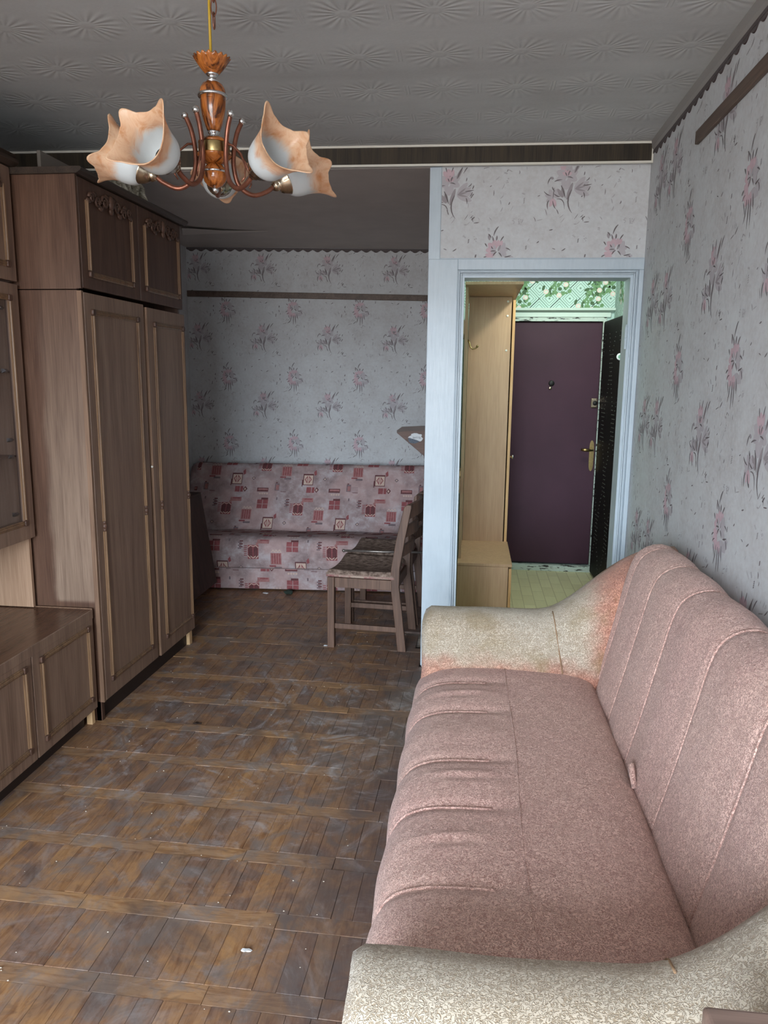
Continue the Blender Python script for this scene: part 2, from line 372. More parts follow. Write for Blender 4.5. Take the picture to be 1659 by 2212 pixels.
def m_lino():
    t = NT('hall_linoleum', 0.45, 0.4); p = t.pos(); d = t.n('ShaderNodeTexBrick'); t.put(d.inputs['Vector'], t.vmul(t.n('ShaderNodeVectorRotate', rotation_type='Z_AXIS').outputs[0], (1, 1, 1)))
    vr = [q for q in t.t.nodes if q.type == 'VECTOR_ROTATE'][0]; t.put(vr.inputs['Vector'], p); vr.inputs['Angle'].default_value = math.radians(90)
    d.inputs['Color1'].default_value = C(226,222,182); d.inputs['Color2'].default_value = C(212,206,166); d.inputs['Mortar'].default_value = C(184,176,138)
    d.inputs['Scale'].default_value = 1.0; d.inputs['Mortar Size'].default_value = 0.0025; d.inputs['Brick Width'].default_value = 0.22; d.inputs['Row Height'].default_value = 0.075
    n = t.noise(t.vmul(p, (60, 5, 1)), 1, 3); t.col(t.mix(t.math('MULTIPLY', n, 0.3), d.outputs[0], C(178,170,132))); return t.m
def m_leather(name, c, scale=260, ro=0.5, sp=0.25):
    t = NT(name, ro, sp); p = t.pos(); n = t.noise(p, 2.2, 3); v = t.vor(p, scale)
    t.col(t.ramp(n, [(0.3, tuple(x*0.85 for x in c[:3])), (0.7, tuple(x*1.15 for x in c[:3]))])); t.bump(v, 0.0006, 0.5); return t.m
def m_film():
    t = NT('crumpled_film', 0.25, 0.5); n = t.noise(t.pos(), 30, 4, 0.6, 1.5); t.col(t.ramp(n, [(0.35, C(120,112,96)), (0.65, C(206,200,182))])); t.bump(n, 0.006, 0.8); return t.m

WP = m_wallpaper(); CEIL = m_ceiling(); WHITE = m_paint('white_gloss_paint', C(184,197,206), C(197,209,217)); TRIMW = plain('white_plastic_edge', C(222,218,206), 0.4)
PLASTER = plain('plain_plaster', C(186,182,178), 0.8, var=0.05)
BEAM = wood('dark_panel_wood', C(34,28,20), C(66,55,40), 0.6, 2, 200)
def bleach_shade(t, c, f):
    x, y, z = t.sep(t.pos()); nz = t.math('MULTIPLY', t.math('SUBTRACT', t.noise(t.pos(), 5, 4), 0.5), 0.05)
    m = t.math('MULTIPLY', t.math('MULTIPLY', t.rng(t.math('ADD', x, nz), -1.715, -1.675), t.rng(z, 0.515, 0.535)), t.rng(z, 0.7, 2.05, 1.0, 0.05))  # sun-faded area; the shade towards the top is put into this mask
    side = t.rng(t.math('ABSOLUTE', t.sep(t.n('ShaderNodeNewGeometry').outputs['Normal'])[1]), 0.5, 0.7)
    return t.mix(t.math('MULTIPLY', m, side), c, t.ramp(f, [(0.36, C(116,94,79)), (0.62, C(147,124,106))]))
VENB = wood('sunfaded_top_shaded_veneer', C(74,50,38), C(104,76,60), 0.42, 2, 320, bleach_shade)
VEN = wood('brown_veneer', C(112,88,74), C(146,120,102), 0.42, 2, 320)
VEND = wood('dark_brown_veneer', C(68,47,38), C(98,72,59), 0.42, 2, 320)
VENT = wood('dark_veneer_top', C(82,56,44), C(114,84,66), 0.25, 1, 200)
CORN = wood('dark_cornice_wood', C(46,36,29), C(68,54,44), 0.5, 1, 200)
EDGE = wood('edge_band_wood', C(108,82,64), C(140,110,88), 0.45, 2, 300)
MOULD = wood('moulding_wood', C(92,68,52), C(138,108,80), 0.3, 2, 200)
PALE = wood('pale_raw_wood', C(196,156,112), C(222,186,140), 0.6, 2, 200)
HUTB = wood('hutch_side_veneer', C(150,118,94), C(180,148,122), 0.45, 2, 320)
PLINTH = plain('dark_plinth', C(44,32,27), 0.6)  # plain dark brown for the recessed plinths
PINK = m_velour('pink_velour', 'pink'); BEIGE = m_velour('worn_beige_velour', 'arm')
PIPE = plain('pink_piping', C(182,142,130), 0.9, 0.1, var=0.12, scale=120)
FAB2 = m_fabric2(); PBASE = plain('print_wine', C(136,58,64), 0.85, 0.1, var=0.2, scale=60)
PR = [plain('print_red', C(146,86,88), 0.85, 0.1, var=0.18, scale=60), plain('print_maroon', C(106,68,70), 0.85, 0.1, var=0.15, scale=60), plain('print_cream', C(204,180,166), 0.85, 0.1),
      plain('print_grey', C(124,108,112), 0.85, 0.1, var=0.15, scale=60), plain('print_rose', C(164,116,114), 0.85, 0.1, var=0.15, scale=60)]
PW = [plain('print_petal', C(186,181,185), 0.75, 0.2, var=0.04), plain('print_pink', C(202,177,184), 0.75, 0.2, var=0.08, scale=30), plain('print_stem', C(118,111,112), 0.75, 0.2, var=0.12),
      plain('print_shade', C(160,153,156), 0.75, 0.2, var=0.06), plain('print_fleck', C(176,174,176), 0.75, 0.2)]
PARQ = m_parquet('worn_parquet', False); PARQS = m_parquet('worn_parquet_strip', False, 0.4); PARQ2 = m_parquet('worn_parquet_field', True)
SUBF = NT('parquet_joint_dust', 0.9); SUBF.col(SUBF.ramp(SUBF.noise(SUBF.pos(), 4, 5, 0.7), [(0.42, C(52,44,38)), (0.6, C(190,180,168))])); SUBF = SUBF.m
CHW = wood('old_chair_wood', C(82,60,49), C(118,90,74), 0.5, 2, 200, obj=True); CHS = m_chairseat()
SHADE = m_shade(); LWOOD = m_lampwood(); CHROME = plain('chrome', C(214,214,212), 0.18, 0.5, 1.0); BRONZE = plain('bronzed_arm_metal', C(132,84,66), 0.32, 0.5, 0.7, var=0.25, scale=60)
BRASS = plain('antique_brass', C(168,146,100), 0.3, 0.5, 1.0, var=0.2, scale=80); NICK = plain('tarnished_nickel', C(176,160,138), 0.22, 0.5, 1.0, var=0.2, scale=60); BLACK = plain('black_plastic', C(18,18,18), 0.5)
CORD = plain('yellow_cable', C(176,142,36), 0.5); GLASS = m_glass(); FILM = m_film()
PURP = m_leather('purple_leatherette', C(68,42,56)); BLEA = m_leather('black_leatherette', C(22,22,20), 120, 0.62, 0.2)
BEECH = wood('light_laminate', C(172,136,104), C(188,153,120), 0.4, 2, 120); BEECHE = wood('laminate_edge', C(194,146,96), C(214,172,122), 0.4, 2, 120)
LINO = m_lino(); CHIP = m_chipped()
HALLP = plain('mint_hall_wallpaper', C(196,220,214), 0.7, 0.2, var=0.04, scale=8)
HP = [plain('mint_line', C(124,150,138), 0.7), plain('leaf_green', C(110,146,104), 0.7, var=0.2, scale=40), plain('leaf_dark', C(72,98,68), 0.7, var=0.2, scale=40), plain('rose_pale', C(228,206,200), 0.7), plain('mint_light', C(216,230,218), 0.7)]
DTAB = wood('dark_table_wood', C(56,40,35), C(76,56,48), 0.6, 2, 200, spec=0.2)
SHLF = wood('dark_shelf_wood', C(84,58,46), C(112,82,68), 0.5, 0, 200)
DESK = wood('grey_brown_desk_wood', C(92,74,66), C(142,118,106), 0.4, 0, 90)
LACE = plain('dark_scallop_paper', C(92,84,84), 0.75, var=0.15, scale=60); LACE2 = plain('brown_scallop_edge', C(74,58,56), 0.75); RAIL = wood('picture_rail_wood', C(80,65,56), C(106,88,76), 0.5, 1, 150)
PAPER = plain('white_paper', C(226,228,230), 0.7); INK = plain('dark_ink', C(54,62,74), 0.7)

# ------------------------------------------------------------------ the setting
floor = struct(bx('floor', SUBF, None, XL-0.1, XR+0.35, -2.4, 6.1, -0.12, -0.012))
# parquet: rows of short boards with a strip along each row
PA = -0.015
def par(u, v): return (u*math.cos(PA)-v*math.sin(PA), u*math.sin(PA)+v*math.cos(PA))
boards = []
ROW = 0.2655
for k in range(-15, 18):
    v0 = 1.505 + ROW*k
    boards_u = -2.3 + (k % 3)*0.021
    while boards_u < 0.95:
        boards.append((boards_u+0.0295, v0+ROW/2, 0)); boards_u += 0.0597
    us = -2.3 + ((k*0.37) % 1)*0.28
    while us < 0.95:
        boards.append((us+0.14, v0, 1)); us += 0.281
def inwall(x, y):
    if x < XL+0.02 or y < -2.18: return False
    if y > 3.66: return x < -0.25 and y < 5.6
    return x < XR-0.02
boards = [b for b in boards if inwall(*par(b[0], b[1]))]
def seen(b):
    x, y = par(b[0], b[1]); d = Vector((x, y, -CAMH)); z = d.dot(_F)
    if z < 0.3: return None
    px = 829.5 + FPX*d.dot(_R)/z; py = 1106 - FPX*d.dot(_U)/z
    if px < -40 or py > 2260 or px > 915: return None
    if y < 2.75 and x > -0.17 - 0.20*(1.0 if y < 2.7 else 0): return None
    if y < 3.85 and x < -1.60: return None
    return z
vis = sorted([(seen(b), i) for i, b in enumerate(boards) if seen(b)])
near = set(i for _, i in vis[:300])
def plank_mesh(w, l):
    mb = MB(); e = 0.0009
    P = [(-w,-l),(w,-l),(w,l),(-w,l)]; lo = [mb.V((x,y,-0.012)) for x,y in P]; mi = [mb.V((x,y,-e)) for x,y in P]; hi = [mb.V((x-math.copysign(e,x),y-math.copysign(e,y),0)) for x,y in P]
    mb.F(hi); mb.F(lo[::-1])
    for a, b in ((lo, mi), (mi, hi)):
        for i in range(4): mb.F([a[i], a[(i+1) % 4], b[(i+1) % 4], b[i]])
    return mb
PM = [plank_mesh(0.02952, 0.1034), plank_mesh(0.0289, 0.1399)]
pmesh = []
for q, pm_ in zip(PM, (PARQ, PARQS)):
    o = q.build('plank', pm_, None, base=(0,0,0)); pmesh.append(o.data); bpy.data.objects.remove(o)
fieldmb = MB(); rp = random.Random(3)
for i, (u, v, kind) in enumerate(boards):
    x, y = par(u, v); dz = rp.uniform(-0.0012, 0.0008); ja = rp.uniform(-0.0022, 0.0022)
    if i in near:
        o = bpy.data.objects.new('plank', pmesh[kind]); COL.objects.link(o); o.parent = floor
        o.location = Vector((x, y, dz)) - WB[floor]; o.rotation_euler = (0, 0, PA + ja + (math.pi/2 if kind else 0))
    else:
        m = Matrix.Translation((x, y, dz)) @ Matrix.Rotation(PA + ja + (math.pi/2 if kind else 0), 4, 'Z'); b0 = len(fieldmb.v)
        for p in PM[kind].v: fieldmb.v.append(m @ p); fieldmb.at.append(0)
        for f in PM[kind].f: fieldmb.f.append([b0+q for q in f]); fieldmb.mi.append(0)
stuff(fieldmb.build('plank_field', PARQ2, floor))

wall_right = struct(bx('wall_right', WP, None, XR, XR+0.12, -2.3, dy(XR)+0.1, -0.1, CH+0.1))
wall_left = struct(bx('wall_left', WP, None, XL-0.12, XL, -2.3, 6.1, -0.1, CH+0.1))
alc_left = struct(bx('wall_alcove_left', WP, None, XL, -2.185, 4.02, 5.9, 0.0, CA))
mb = MB()
for q in ((XL-0.1, WX0, -0.1, CH+0.1), (WX1, XR+0.1, -0.1, CH+0.1), (WX0, WX1, -0.1, WZ0), (WX0, WX1, WZ1, CH+0.1)): mb.box(q[0], q[1], -2.4, -2.3, q[2], q[3])
wall_near = struct(mb.build('wall_near', PLASTER, None))
win = struct(MB().box(WX0, WX0+0.06, -2.39, -2.33, WZ0, WZ1).box(WX1-0.06, WX1, -2.39, -2.33, WZ0, WZ1).box(WX0+0.06, WX1-0.06, -2.39, -2.33, WZ0, WZ0+0.06).box(WX0+0.06, WX1-0.06, -2.39, -2.33, WZ1-0.06, WZ1).build('window_1', WHITE))
bx('mullion', WHITE, win, -1.0, -0.94, -2.39, -2.33, WZ0+0.06, WZ1-0.06)
alc_back = struct(MB(lambda p: (p.x, ay(p.x)+p.y, p.z)).box(XL-0.05, -0.10, 0, 0.12, -0.1, CA+0.05).build('wall_alcove_back', WP))
part_w = struct(bx('wall_alcove_right', WP, None, -0.222, -0.135, 3.82, 5.95, -0.1, CH))
# the doorway wall: white painted core, wallpaper sheet above the door
XP, OL, OR_, OT = -0.223, -0.056, 0.703, 1.922
wb = MB(tdoor).box(XP, OL-0.0115, 0, 0.12, -0.1, CH).box(OR_+0.0115, XR+0.3, 0, 0.12, -0.1, CH).box(OL-0.0115, OR_+0.0115, 0, 0.12, OT+0.0115, CH)
wall_back = struct(wb.build('wall_back', WHITE, None))
sheet = bx('wallpaper_sheet', WP, wall_back, -0.172, XR-0.001, -0.0035, 0.0, 2.011, 2.42, tf=tdoor)
ceiling = struct(bx('ceiling', CEIL, None, XL-0.1, XR+0.1, -2.4, 3.75, CH, CH+0.12))
alc_ceil = struct(MB(lambda p: (p.x, (dy(p.x)+0.0 if p.y < 3 else ay(p.x)+0.05), p.z)).box(XL-0.1, -0.19, 0, 6, CA, CA+0.08).build('ceiling', plain('alcove_ceiling_paper', C(182,174,168), 0.85, var=0.06, scale=6)))
MB().prism([(-2.02,5.245,CA-0.001),(-1.39,5.148,CA-0.001),(-1.68,5.05,CA-0.012),(-1.90,4.93,CA-0.016)], (0,0,-0.001)).build('peeling_strip', plain('peeling_paper', C(206,198,190), 0.85), alc_ceil)
# hall shell
hall_floor = struct(bx('floor', LINO, None, -0.135, 1.1, 3.84, 6.0, -0.1, 0.001))
hall_left = struct(bx('wall_hall_left', HALLP, None, -0.134, -0.122, 3.84, 5.9, 0.0, CH))
hall_right = struct(bx('wall_hall_right', HALLP, None, 1.0, 1.1, 3.86, 6.0, -0.1, CH))
HB = 5.79
hall_back = struct(MB().box(-0.13, 0.12, HB, HB+0.1, 0, CH).box(0.945, 1.0, HB, HB+0.1, 0, CH).box(0.12, 0.945, HB, HB+0.1, 1.885, CH).box(-0.2, 1.1, HB+0.101, HB+0.16, -0.1, CH).build('wall_hall_back', HALLP))  # last box: unseen backing added behind the door to stop light leaks
hall_ceil = struct(bx('ceiling', PLASTER, None, -0.2, 1.1, 3.8, 6.0, CH, CH+0.1))
# ceiling cornice, scalloped borders, rails
cor = MB(); cor.prism([(XR,-2.29,CH),(XR-0.014,-2.29,CH),(XR-0.010,-2.29,CH-0.03),(XR-0.002,-2.29,CH-0.042),(XR,-2.29,CH-0.042)], (0, 2.29+dy(XR)-0.045, 0))
struct(cor.build('trim_1', plain('grey_cornice', C(150,146,142), 0.7)))
def scallop(name, fn, u0, u1, ztop, step=0.073):
    mb = MB(); mb.cur = 0; n = int((u1-u0)/step)
    mb.prism([fn(u0, ztop, 0), fn(u0, ztop, 0.004), fn(u0, ztop-0.012, 0.004), fn(u0, ztop-0.012, 0)], Vector(fn(u1, ztop, 0))-Vector(fn(u0, ztop, 0)))
    for i in range(n):
        a = u0 + i*step
        for layer, (dz, hw, m) in enumerate(((0.011, 1.0, 0), (0.016, 0.8, 1))):
            pts = [(a+step*0.5+(t-0.5)*step*hw, ztop-0.012-dz*(math.sin(math.pi*t)**0.8)) for t in [j/10 for j in range(11)]]
            mb.cur = m; mb.prism([fn(u, z, 0.0) for u, z in pts] , Vector(fn(a, ztop, 0.0022-0.0007*layer))-Vector(fn(a, ztop, 0)))
    return struct(mb.build(name, [LACE, LACE2]))
scallop('trim_2', lambda u, z, o: (XR-0.0002-o, u, z), 0.0, dy(XR)-0.01, 2.458)
scallop('trim_3', lambda u, z, o: (u, ay(u)-0.0002-o, z), -2.18, -0.24, 2.408)
r1 = struct(MB().box(XR-0.014, XR, -1.0, 2.95, 2.276, 2.320).build('trim_4', RAIL, bev=0.003))
r2 = struct(MB(lambda p: (p.x, ay(p.x)+p.y, p.z-0.010*(p.x+1.3))).box(-2.183, -0.224, -0.014, 0, 2.040, 2.084).build('trim_5', RAIL, bev=0.003))
# beam between room and alcove
beam = struct(bx('beam', BEAM, None, XL, XR-0.001, -0.034, 0.0, CA+0.004, CH-0.001, tf=tdoor))
for nm, b in (('edge_strip', (XL+0.02, XR-0.001, -0.040, -0.034, CH-0.010, CH-0.001)), ('edge_strip', (XL+0.02, XR-0.001, -0.042, -0.028, CA-0.002, CA+0.007)), ('edge_strip', (XR-0.008, XR-0.001, -0.041, -0.034, CA+0.007, CH-0.010)), ('edge_strip', (XL+0.012, XL+0.02, -0.041, -0.034, CA, CH-0.002))):
    bx(nm, TRIMW, beam, *b, tf=tdoor)
# door casing
door1 = struct(MB(tdoor).box(OL-0.012, OL, -0.006, 0.124, 0, OT+0.012).box(OR_, OR_+0.012, -0.006, 0.124, 0, OT+0.012).box(OL, OR_, -0.006, 0.124, OT, OT+0.012).build('door_1', WHITE))
bx('casing_board', WHITE, door1, XP-0.004, -0.088, -0.012, 0.0, 0.0, 2.006, tf=tdoor, bev=0.003)
bx('casing_board', WHITE, door1, -0.088, XR-0.001, -0.012, 0.0, 1.957, 2.006, tf=tdoor, bev=0.003)
bx('casing_board', WHITE, door1, 0.740, XR-0.001, -0.012, 0.0, 0.0, 1.957, tf=tdoor, bev=0.003)
bx('corner_strip', WHITE, door1, XP-0.004, -0.174, -0.008, 0.0, 2.006, 2.41, tf=tdoor)
for k, (o0, o1, pr) in enumerate(((0.012, 0.019, 0.020), (0.021, 0.028, 0.017), (0.028, 0.033, 0.012))):
    mb = MB(tdoor); a, b, tp = OL-o1, OR_+o1, OT+o1; w = o1-o0
    mb.box(a, a+w, -pr, 0, 0, tp); mb.box(b-w, b, -pr, 0, 0, tp); mb.box(a+w, b-w, -pr, 0, tp-w, tp)
    mb.build('casing_bead', WHITE, door1, bev=0.0025)
hin = MB(tdoor).lathe((OR_-0.004, -0.008, 1.60), [(0.006,0),(0.0065,0.004),(0.0065,0.05),(0.005,0.052),(0.0065,0.054),(0.0065,0.098),(0.003,0.112)], 10).box(OR_-0.008, OR_+0.004, -0.009, -0.004, 1.60, 1.69)
hin.build('hinge', WHITE, door1, label='white painted door hinge')
bx('threshold', CHIP, door1, OL, OR_, 0.0, 0.11, -0.01, 0.015, tf=tdoor)

# wallpaper bouquets ------------------------------------------------------
S = 1/3270.0
def pt(x, y, cx, cy): return ((x-cx)*S, -(y-cy)*S)
def bouquet(cx, cy, petals, strokes):
    P = Print()
    for m, l, pts in petals:
        q = pts
        for _ in range(2): q = [((a[0]*w+b[0]*(1-w)), (a[1]*w+b[1]*(1-w))) for a, b in zip(q, q[1:]+q[:1]) for w in (0.75, 0.25)]
        P.poly([pt(x, y, cx, cy) for x, y in q], m, l)
    for st in strokes: P.stroke([pt(x, y, cx, cy) for x, y in st[:-1]], st[-1]*S, 2, 3)
    return P
def petal(m, l, x, y, ang, ln, wd):
    c, q = math.cos(math.radians(ang)), -math.sin(math.radians(ang)); f = lambda u, v: (x+u*c-v*q, y+u*q+v*c)
    return (m, l, [f(0, -wd*0.15), f(ln*0.35, -wd*0.5), f(ln*0.75, -wd*0.42), f(ln*1.08, 0), f(ln*0.75, wd*0.42), f(ln*0.35, wd*0.5), f(0, wd*0.15)])
BA = bouquet(400, 240, [petal(0, 0, 395, 130, a, 165, 110) for a in (20, 75, 160, 205, 335)] + [petal(1, 0, 390, 70, a, 120, 90) for a in (60, 100, 140)] + [petal(3, 1, 395, 120, a, 70, 34) for a in (85, 120, 40)] + [petal(1, 1, 395, 130, a, 80, 50) for a in (70, 110, 150, 30)] +
    [petal(0, 1, 390, 330, a, 170, 90) for a in (75, 110)] + [petal(0, 0, 510, 330, a, 235, 90) for a in (-20, 8, 28, 50)] + [petal(3, 1, 520, 320, a, 150, 26) for a in (-12, 14, 38)] +
    [petal(0, 0, 205, 430, a, 120, 70) for a in (15, 65, 120, 170, 215)] + [petal(1, 1, 205, 450, a, 125, 60) for a in (250, 290)] + [petal(3, 0, 350, 440, a, 150, 60) for a in (95, 125)] + [petal(3, 1, 405, 470, a, 250, 62) for a in (72,)] + [petal(3, 0, 205, 175, 160, 60, 40), petal(3, 1, 500, 95, 62, 170, 50)],
    [((160,160),(125,190),(118,255),14), ((215,215),(260,190),(330,188),14), ((435,65),(415,100),(412,140),14), ((368,88),(380,110),(392,140),14), ((405,150),(450,150),(485,172),14), ((652,80),(650,110),(640,135),12),
     ((722,160),(715,195),(672,207),12), ((632,275),(700,270),(762,256),14), ((187,288),(195,330),(228,352),14), ((68,352),(110,405),(175,415),12), ((218,388),(260,425),(308,432),14), ((316,270),(360,360),(385,450),20),
     ((470,330),(370,520),(490,662),18), ((260,460),(375,440),(378,605),12), ((145,478),(110,520),(132,605),16), ((203,488),(210,560),(252,602),14), ((645,368),(665,400),(662,455),14), ((600,-90),(540,0),(510,92),16), ((690,-100),(640,-60),(600,20),14), ((215,300),(205,400),(205,460),10), ((740,285),(720,340),(700,350),12), ((330,-80),(340,-40),(350,0),14), ((455,-100),(440,-50),(420,0),14)])
BB = bouquet(1225, 1190, [petal(1, 0, 1180, 1180, a, 140, 100) for a in (95, 140, 185, 230)] + [petal(0, 1, 1250, 1190, a, 130, 90) for a in (10, 55, 320)] + [petal(1, 1, 1240, 1130, a, 90, 60) for a in (60, 100, 130)] + [petal(0, 2, 1185, 1190, a, 80, 46) for a in (110, 165, 215)] +
    [petal(1, 0, 1150, 1310, a, 130, 90) for a in (150, 200, 250)] + [petal(0, 0, 1250, 1320, a, 160, 90) for a in (250, 290, 330)] + [petal(1, 1, 1225, 1330, a, 120, 60) for a in (235, 280)] + [petal(0, 0, 1360, 1320, a, 100, 60) for a in (20, 340, 300)] + [petal(3, 1, 1225, 1205, 70, 100, 34)] +
    [petal(3, 0, 1095, 1045, 105, 80, 40), petal(3, 0, 1195, 1050, 85, 75, 30), petal(3, 0, 1150, 1060, 100, 60, 26)],
    [((1220,848),(1165,900),(1152,985),18), ((1070,955),(1100,970),(1118,1015),16), ((1128,985),(1150,1020),(1155,1062),12), ((1205,985),(1205,1020),(1195,1052),12), ((1305,988),(1275,1020),(1255,1062),16), ((1022,1090),(1040,1105),(1058,1142),16),
     ((1340,1160),(1380,1165),(1412,1195),14), ((1110,1205),(1150,1195),(1195,1202),14), ((1205,1212),(1165,1235),(1150,1275),16), ((1232,1222),(1260,1240),(1285,1290),16), ((1325,1290),(1370,1285),(1425,1265),16), ((1000,1312),(1020,1285),(1055,1280),16), ((1030,1370),(1060,1330),(1100,1330),12),
     ((1150,1380),(1150,1500),(1100,1580),16), ((1200,1390),(1210,1500),(1200,1640),16), ((1250,1390),(1260,1500),(1265,1620),16), ((1300,1360),(1310,1450),(1330,1500),12), ((1060,1390),(1100,1440),(1110,1500),12), ((1400,1290),(1440,1320),(1430,1370),14), ((1120,1130),(1135,1165),(1150,1170),14)])
FL = Print(); rf = random.Random(11)
for i in range(84):
    x, y = rf.uniform(0, 0.5), rf.uniform(0, 0.512)
    if math.hypot(x-0.125, y-0.13) < 0.10 or math.hypot(x-0.375, y-0.385) < 0.10: continue
    a = rf.gauss(1.25, 0.5) if rf.random() < 0.75 else rf.uniform(0, 3.1); l = rf.uniform(0.010, 0.030); w = rf.uniform(0.0022, 0.0050)
    if i % 9 == 4:
        for j in range(7): FL.ell(x+rf.uniform(-.006,.006), y+rf.uniform(-.012,.012), 0.003, 0.0022, 4, 0, 5, rf.uniform(0, 3))
    elif i % 4 == 0:
        for j in range(4): q = (j-1.5)*l*0.28; FL.stroke([(x+math.cos(a)*q-0.003, y+math.sin(a)*q-0.002), (x+math.cos(a)*q+0.004, y+math.sin(a)*q+0.003)], w, 2 if i % 8 == 0 else 4, 0, 2)
    else: FL.stroke([(x, y), (x+math.cos(a)*l*0.6+0.003, y+math.sin(a)*l*0.6), (x+math.cos(a)*l, y+math.sin(a)*l)], w, 4 if i % 3 else 2, 0, 3)
def paper(parent, fn, As, Bs, u0, u1, v0, v1, ou, ov, hx=1.0, sc=0.93):
    P = Print(); clip = (u0, u1, v0, v1)
    i = math.floor((u0-ou)/0.5)-1
    while ou+i*0.5 < u1:
        j = math.floor((v0-ov)/0.512)-1
        while ov+j*0.512 < v1: P.add(FL, ou+i*0.5, ov+j*0.512, 1.0, clip); j += 1
        i += 1
    for u, v in As: P.add(BA, u, v, sc, clip)
    for u, v in Bs: P.add(BB, u, v, sc, clip)
    return P.build('wallpaper_print', PW, parent, fn, 0.0005, 0.00025)
AZ, BZ = (2.275, 1.762, 1.250, 0.74), (1.975, 1.465, 0.955)
paper(alc_back, lambda u, v, o: (u, ay(u)-o, v), [(x, z-0.004*(x+2)) for x in (-2.11,-1.617,-1.117,-0.614) for z in AZ], [(x, z) for x in (-1.882,-1.375,-0.867,-0.36) for z in BZ], -2.18, -0.23, 0.3, 2.38, -1.74, 1.63)
paper(wall_right, lambda u, v, o: (XR-o, -u, v), [(-y, z) for y in (0.95,1.52,2.11,2.655,3.27,3.50) for z in (2.30,1.795,1.285,0.78,0.27)], [(-y, z) for y in (1.18,1.76,2.36,2.985) for z in (2.03,1.52,1.02,0.5)], -3.70, -0.6, 0.1, 2.42, -2.78, 1.66, sc=1.05)
paper(sheet, lambda u, v, o: (u, dy(u)-0.0035-o, v), [(-0.135, 2.315), (0.395, 2.335)], [(0.095, 2.045), (0.635, 2.05)], -0.171, XR-0.002, 2.013, 2.408, -0.26, 2.18, sc=1.0)
# mint hall paper: diamonds with leafy rose clusters
def hallprint(parent, fn, u0, u1, v0, v1, clusters):
    P = Print(); clip = (u0, u1, v0, v1); T = Print(); D = 0.0725
    for q in (1.0, 0.72, 0.45):
        for a, b in (((0,D*q),(D*q,0)), ((D*q,0),(0,-D*q)), ((0,-D*q),(-D*q,0)), ((-D*q,0),(0,D*q))): T.line(a, b, 0.0050 if q == 1 else 0.0036, 0, 0)
    T.ell(0, 0, 0.008, 0.008, 0, 0, 6)
    i = 0; u = u0
    while u < u1+D:
        v = v0
        while v < v1+D: P.add(T, u, v, 1, clip); P.add(T, u+D, v+D, 1, clip); v += 2*D
        u += 2*D
    K = Print(); rk = random.Random(5)
    for j in range(90):
        t = rk.random(); x = rk.gauss(0, 0.045*(1.25-t)) + 0.14*t - 0.04; y = -0.13+0.30*t
        K.ell(x, y, rk.uniform(0.009, 0.024), rk.uniform(0.006, 0.014), 1 if rk.random() < 0.62 else 2, 1+(j % 4), 7, rk.uniform(0, 3.1))
    for x, y in ((-0.095,-0.105),(0.045,-0.055),(0.0,-0.13),(0.09,0.06)): K.ell(x, y, 0.019, 0.018, 3, 6, 9); K.ell(x+0.002, y, 0.010, 0.008, 4, 7, 7)
    for u, v in clusters: P.add(K, u, v, 1, clip)
    return P.build('wallpaper_print', HP, parent, fn, 0.0005, 0.0002)
hallprint(hall_back, lambda u, v, o: (u, HB-o, v), -0.12, 0.998, 1.965, 2.42, [(0.315, 2.10), (0.835, 2.09), (0.60, 2.19), (0.06, 2.2), (0.98, 2.20)])
hallprint(hall_right, lambda u, v, o: (1.0-o, u, v), 4.6, 5.785, 1.2, 2.42, [(5.55, 2.12), (5.1, 2.2), (5.3, 1.7)])
hallprint(hall_left, lambda u, v, o: (-0.122+o, -u, v), -5.78, -3.9, 1.2, 2.42, [(-5.3, 2.1), (-4.9, 2.0), (-4.5, 1.9)])

# ------------------------------------------------------------------ sofa (nearest, large)
sofa = thing('sofa', (0.25, 1.86, 0), 'long pink velour sofa with worn beige arms along the flowered wallpaper wall', 'sofa')
def interp(P, t):
    L = [0]
    for a, b in zip(P, P[1:]): L.append(L[-1]+math.hypot(b[0]-a[0], b[1]-a[1]))
    d = t*L[-1]
    for i in range(len(P)-1):
        if d <= L[i+1] or i == len(P)-2:
            k = (d-L[i])/((L[i+1]-L[i]) or 1); p0 = P[max(i-1,0)]; p1 = P[i]; p2 = P[i+1]; p3 = P[min(i+2,len(P)-1)]
            f = lambda a, b, c, e: 0.5*((2*b)+(-a+c)*k+(2*a-5*b+4*c-e)*k*k+(-a+3*b-3*c+e)*k**3)
            return (f(p0[0],p1[0],p2[0],p3[0]), f(p0[1],p1[1],p2[1],p3[1]))
SEAT = [(-0.16,0.05),(-0.172,0.12),(-0.180,0.20),(-0.183,0.28),(-0.174,0.345),(-0.145,0.395),(-0.095,0.423),(-0.02,0.436),(0.14,0.440),(0.30,0.436),(0.40,0.424),(0.45,0.40),(0.468,0.35),(0.47,0.30)]
SPIP = [2.46, 2.232, 1.925, 1.692, 1.398, 1.17]
def seat_pt(t, y, off=0.0):
    x, z = interp(SEAT, t); x2, z2 = interp(SEAT, min(1, t+0.004)); x1, z1 = interp(SEAT, max(0, t-0.004))
    tx, tz = x2-x1, z2-z1; l = math.hypot(tx, tz) or 1; nx, nz = -tz/l, tx/l
    g = 0.0
    w = max(0.0, min(1.0, (0.17-x)/0.10))
    for q in SPIP: g -= 0.009*w*math.exp(-((y-q)/0.022)**2)
    mid = [(a+b)/2 for a, b in zip(SPIP, SPIP[1:])]
    for k, q in enumerate(mid): g += 0.006*w*math.exp(-((y-q)/0.07)**2)
    for k, (q, a, xr) in enumerate(((2.36,0.004,0.0),(2.33,-0.004,-0.02),(1.84,0.004,0.0),(1.815,-0.004,0.02),(1.56,0.004,-0.02),(1.535,-0.004,-0.02))):
        g += a*math.exp(-((y-q-0.05*(x-xr))/0.012)**2)*math.exp(-((x-xr)/0.08)**2)
    return Vector((x+nx*(g+off), y, z+nz*(g+off)))
Y0, Y1 = 1.09, 2.60
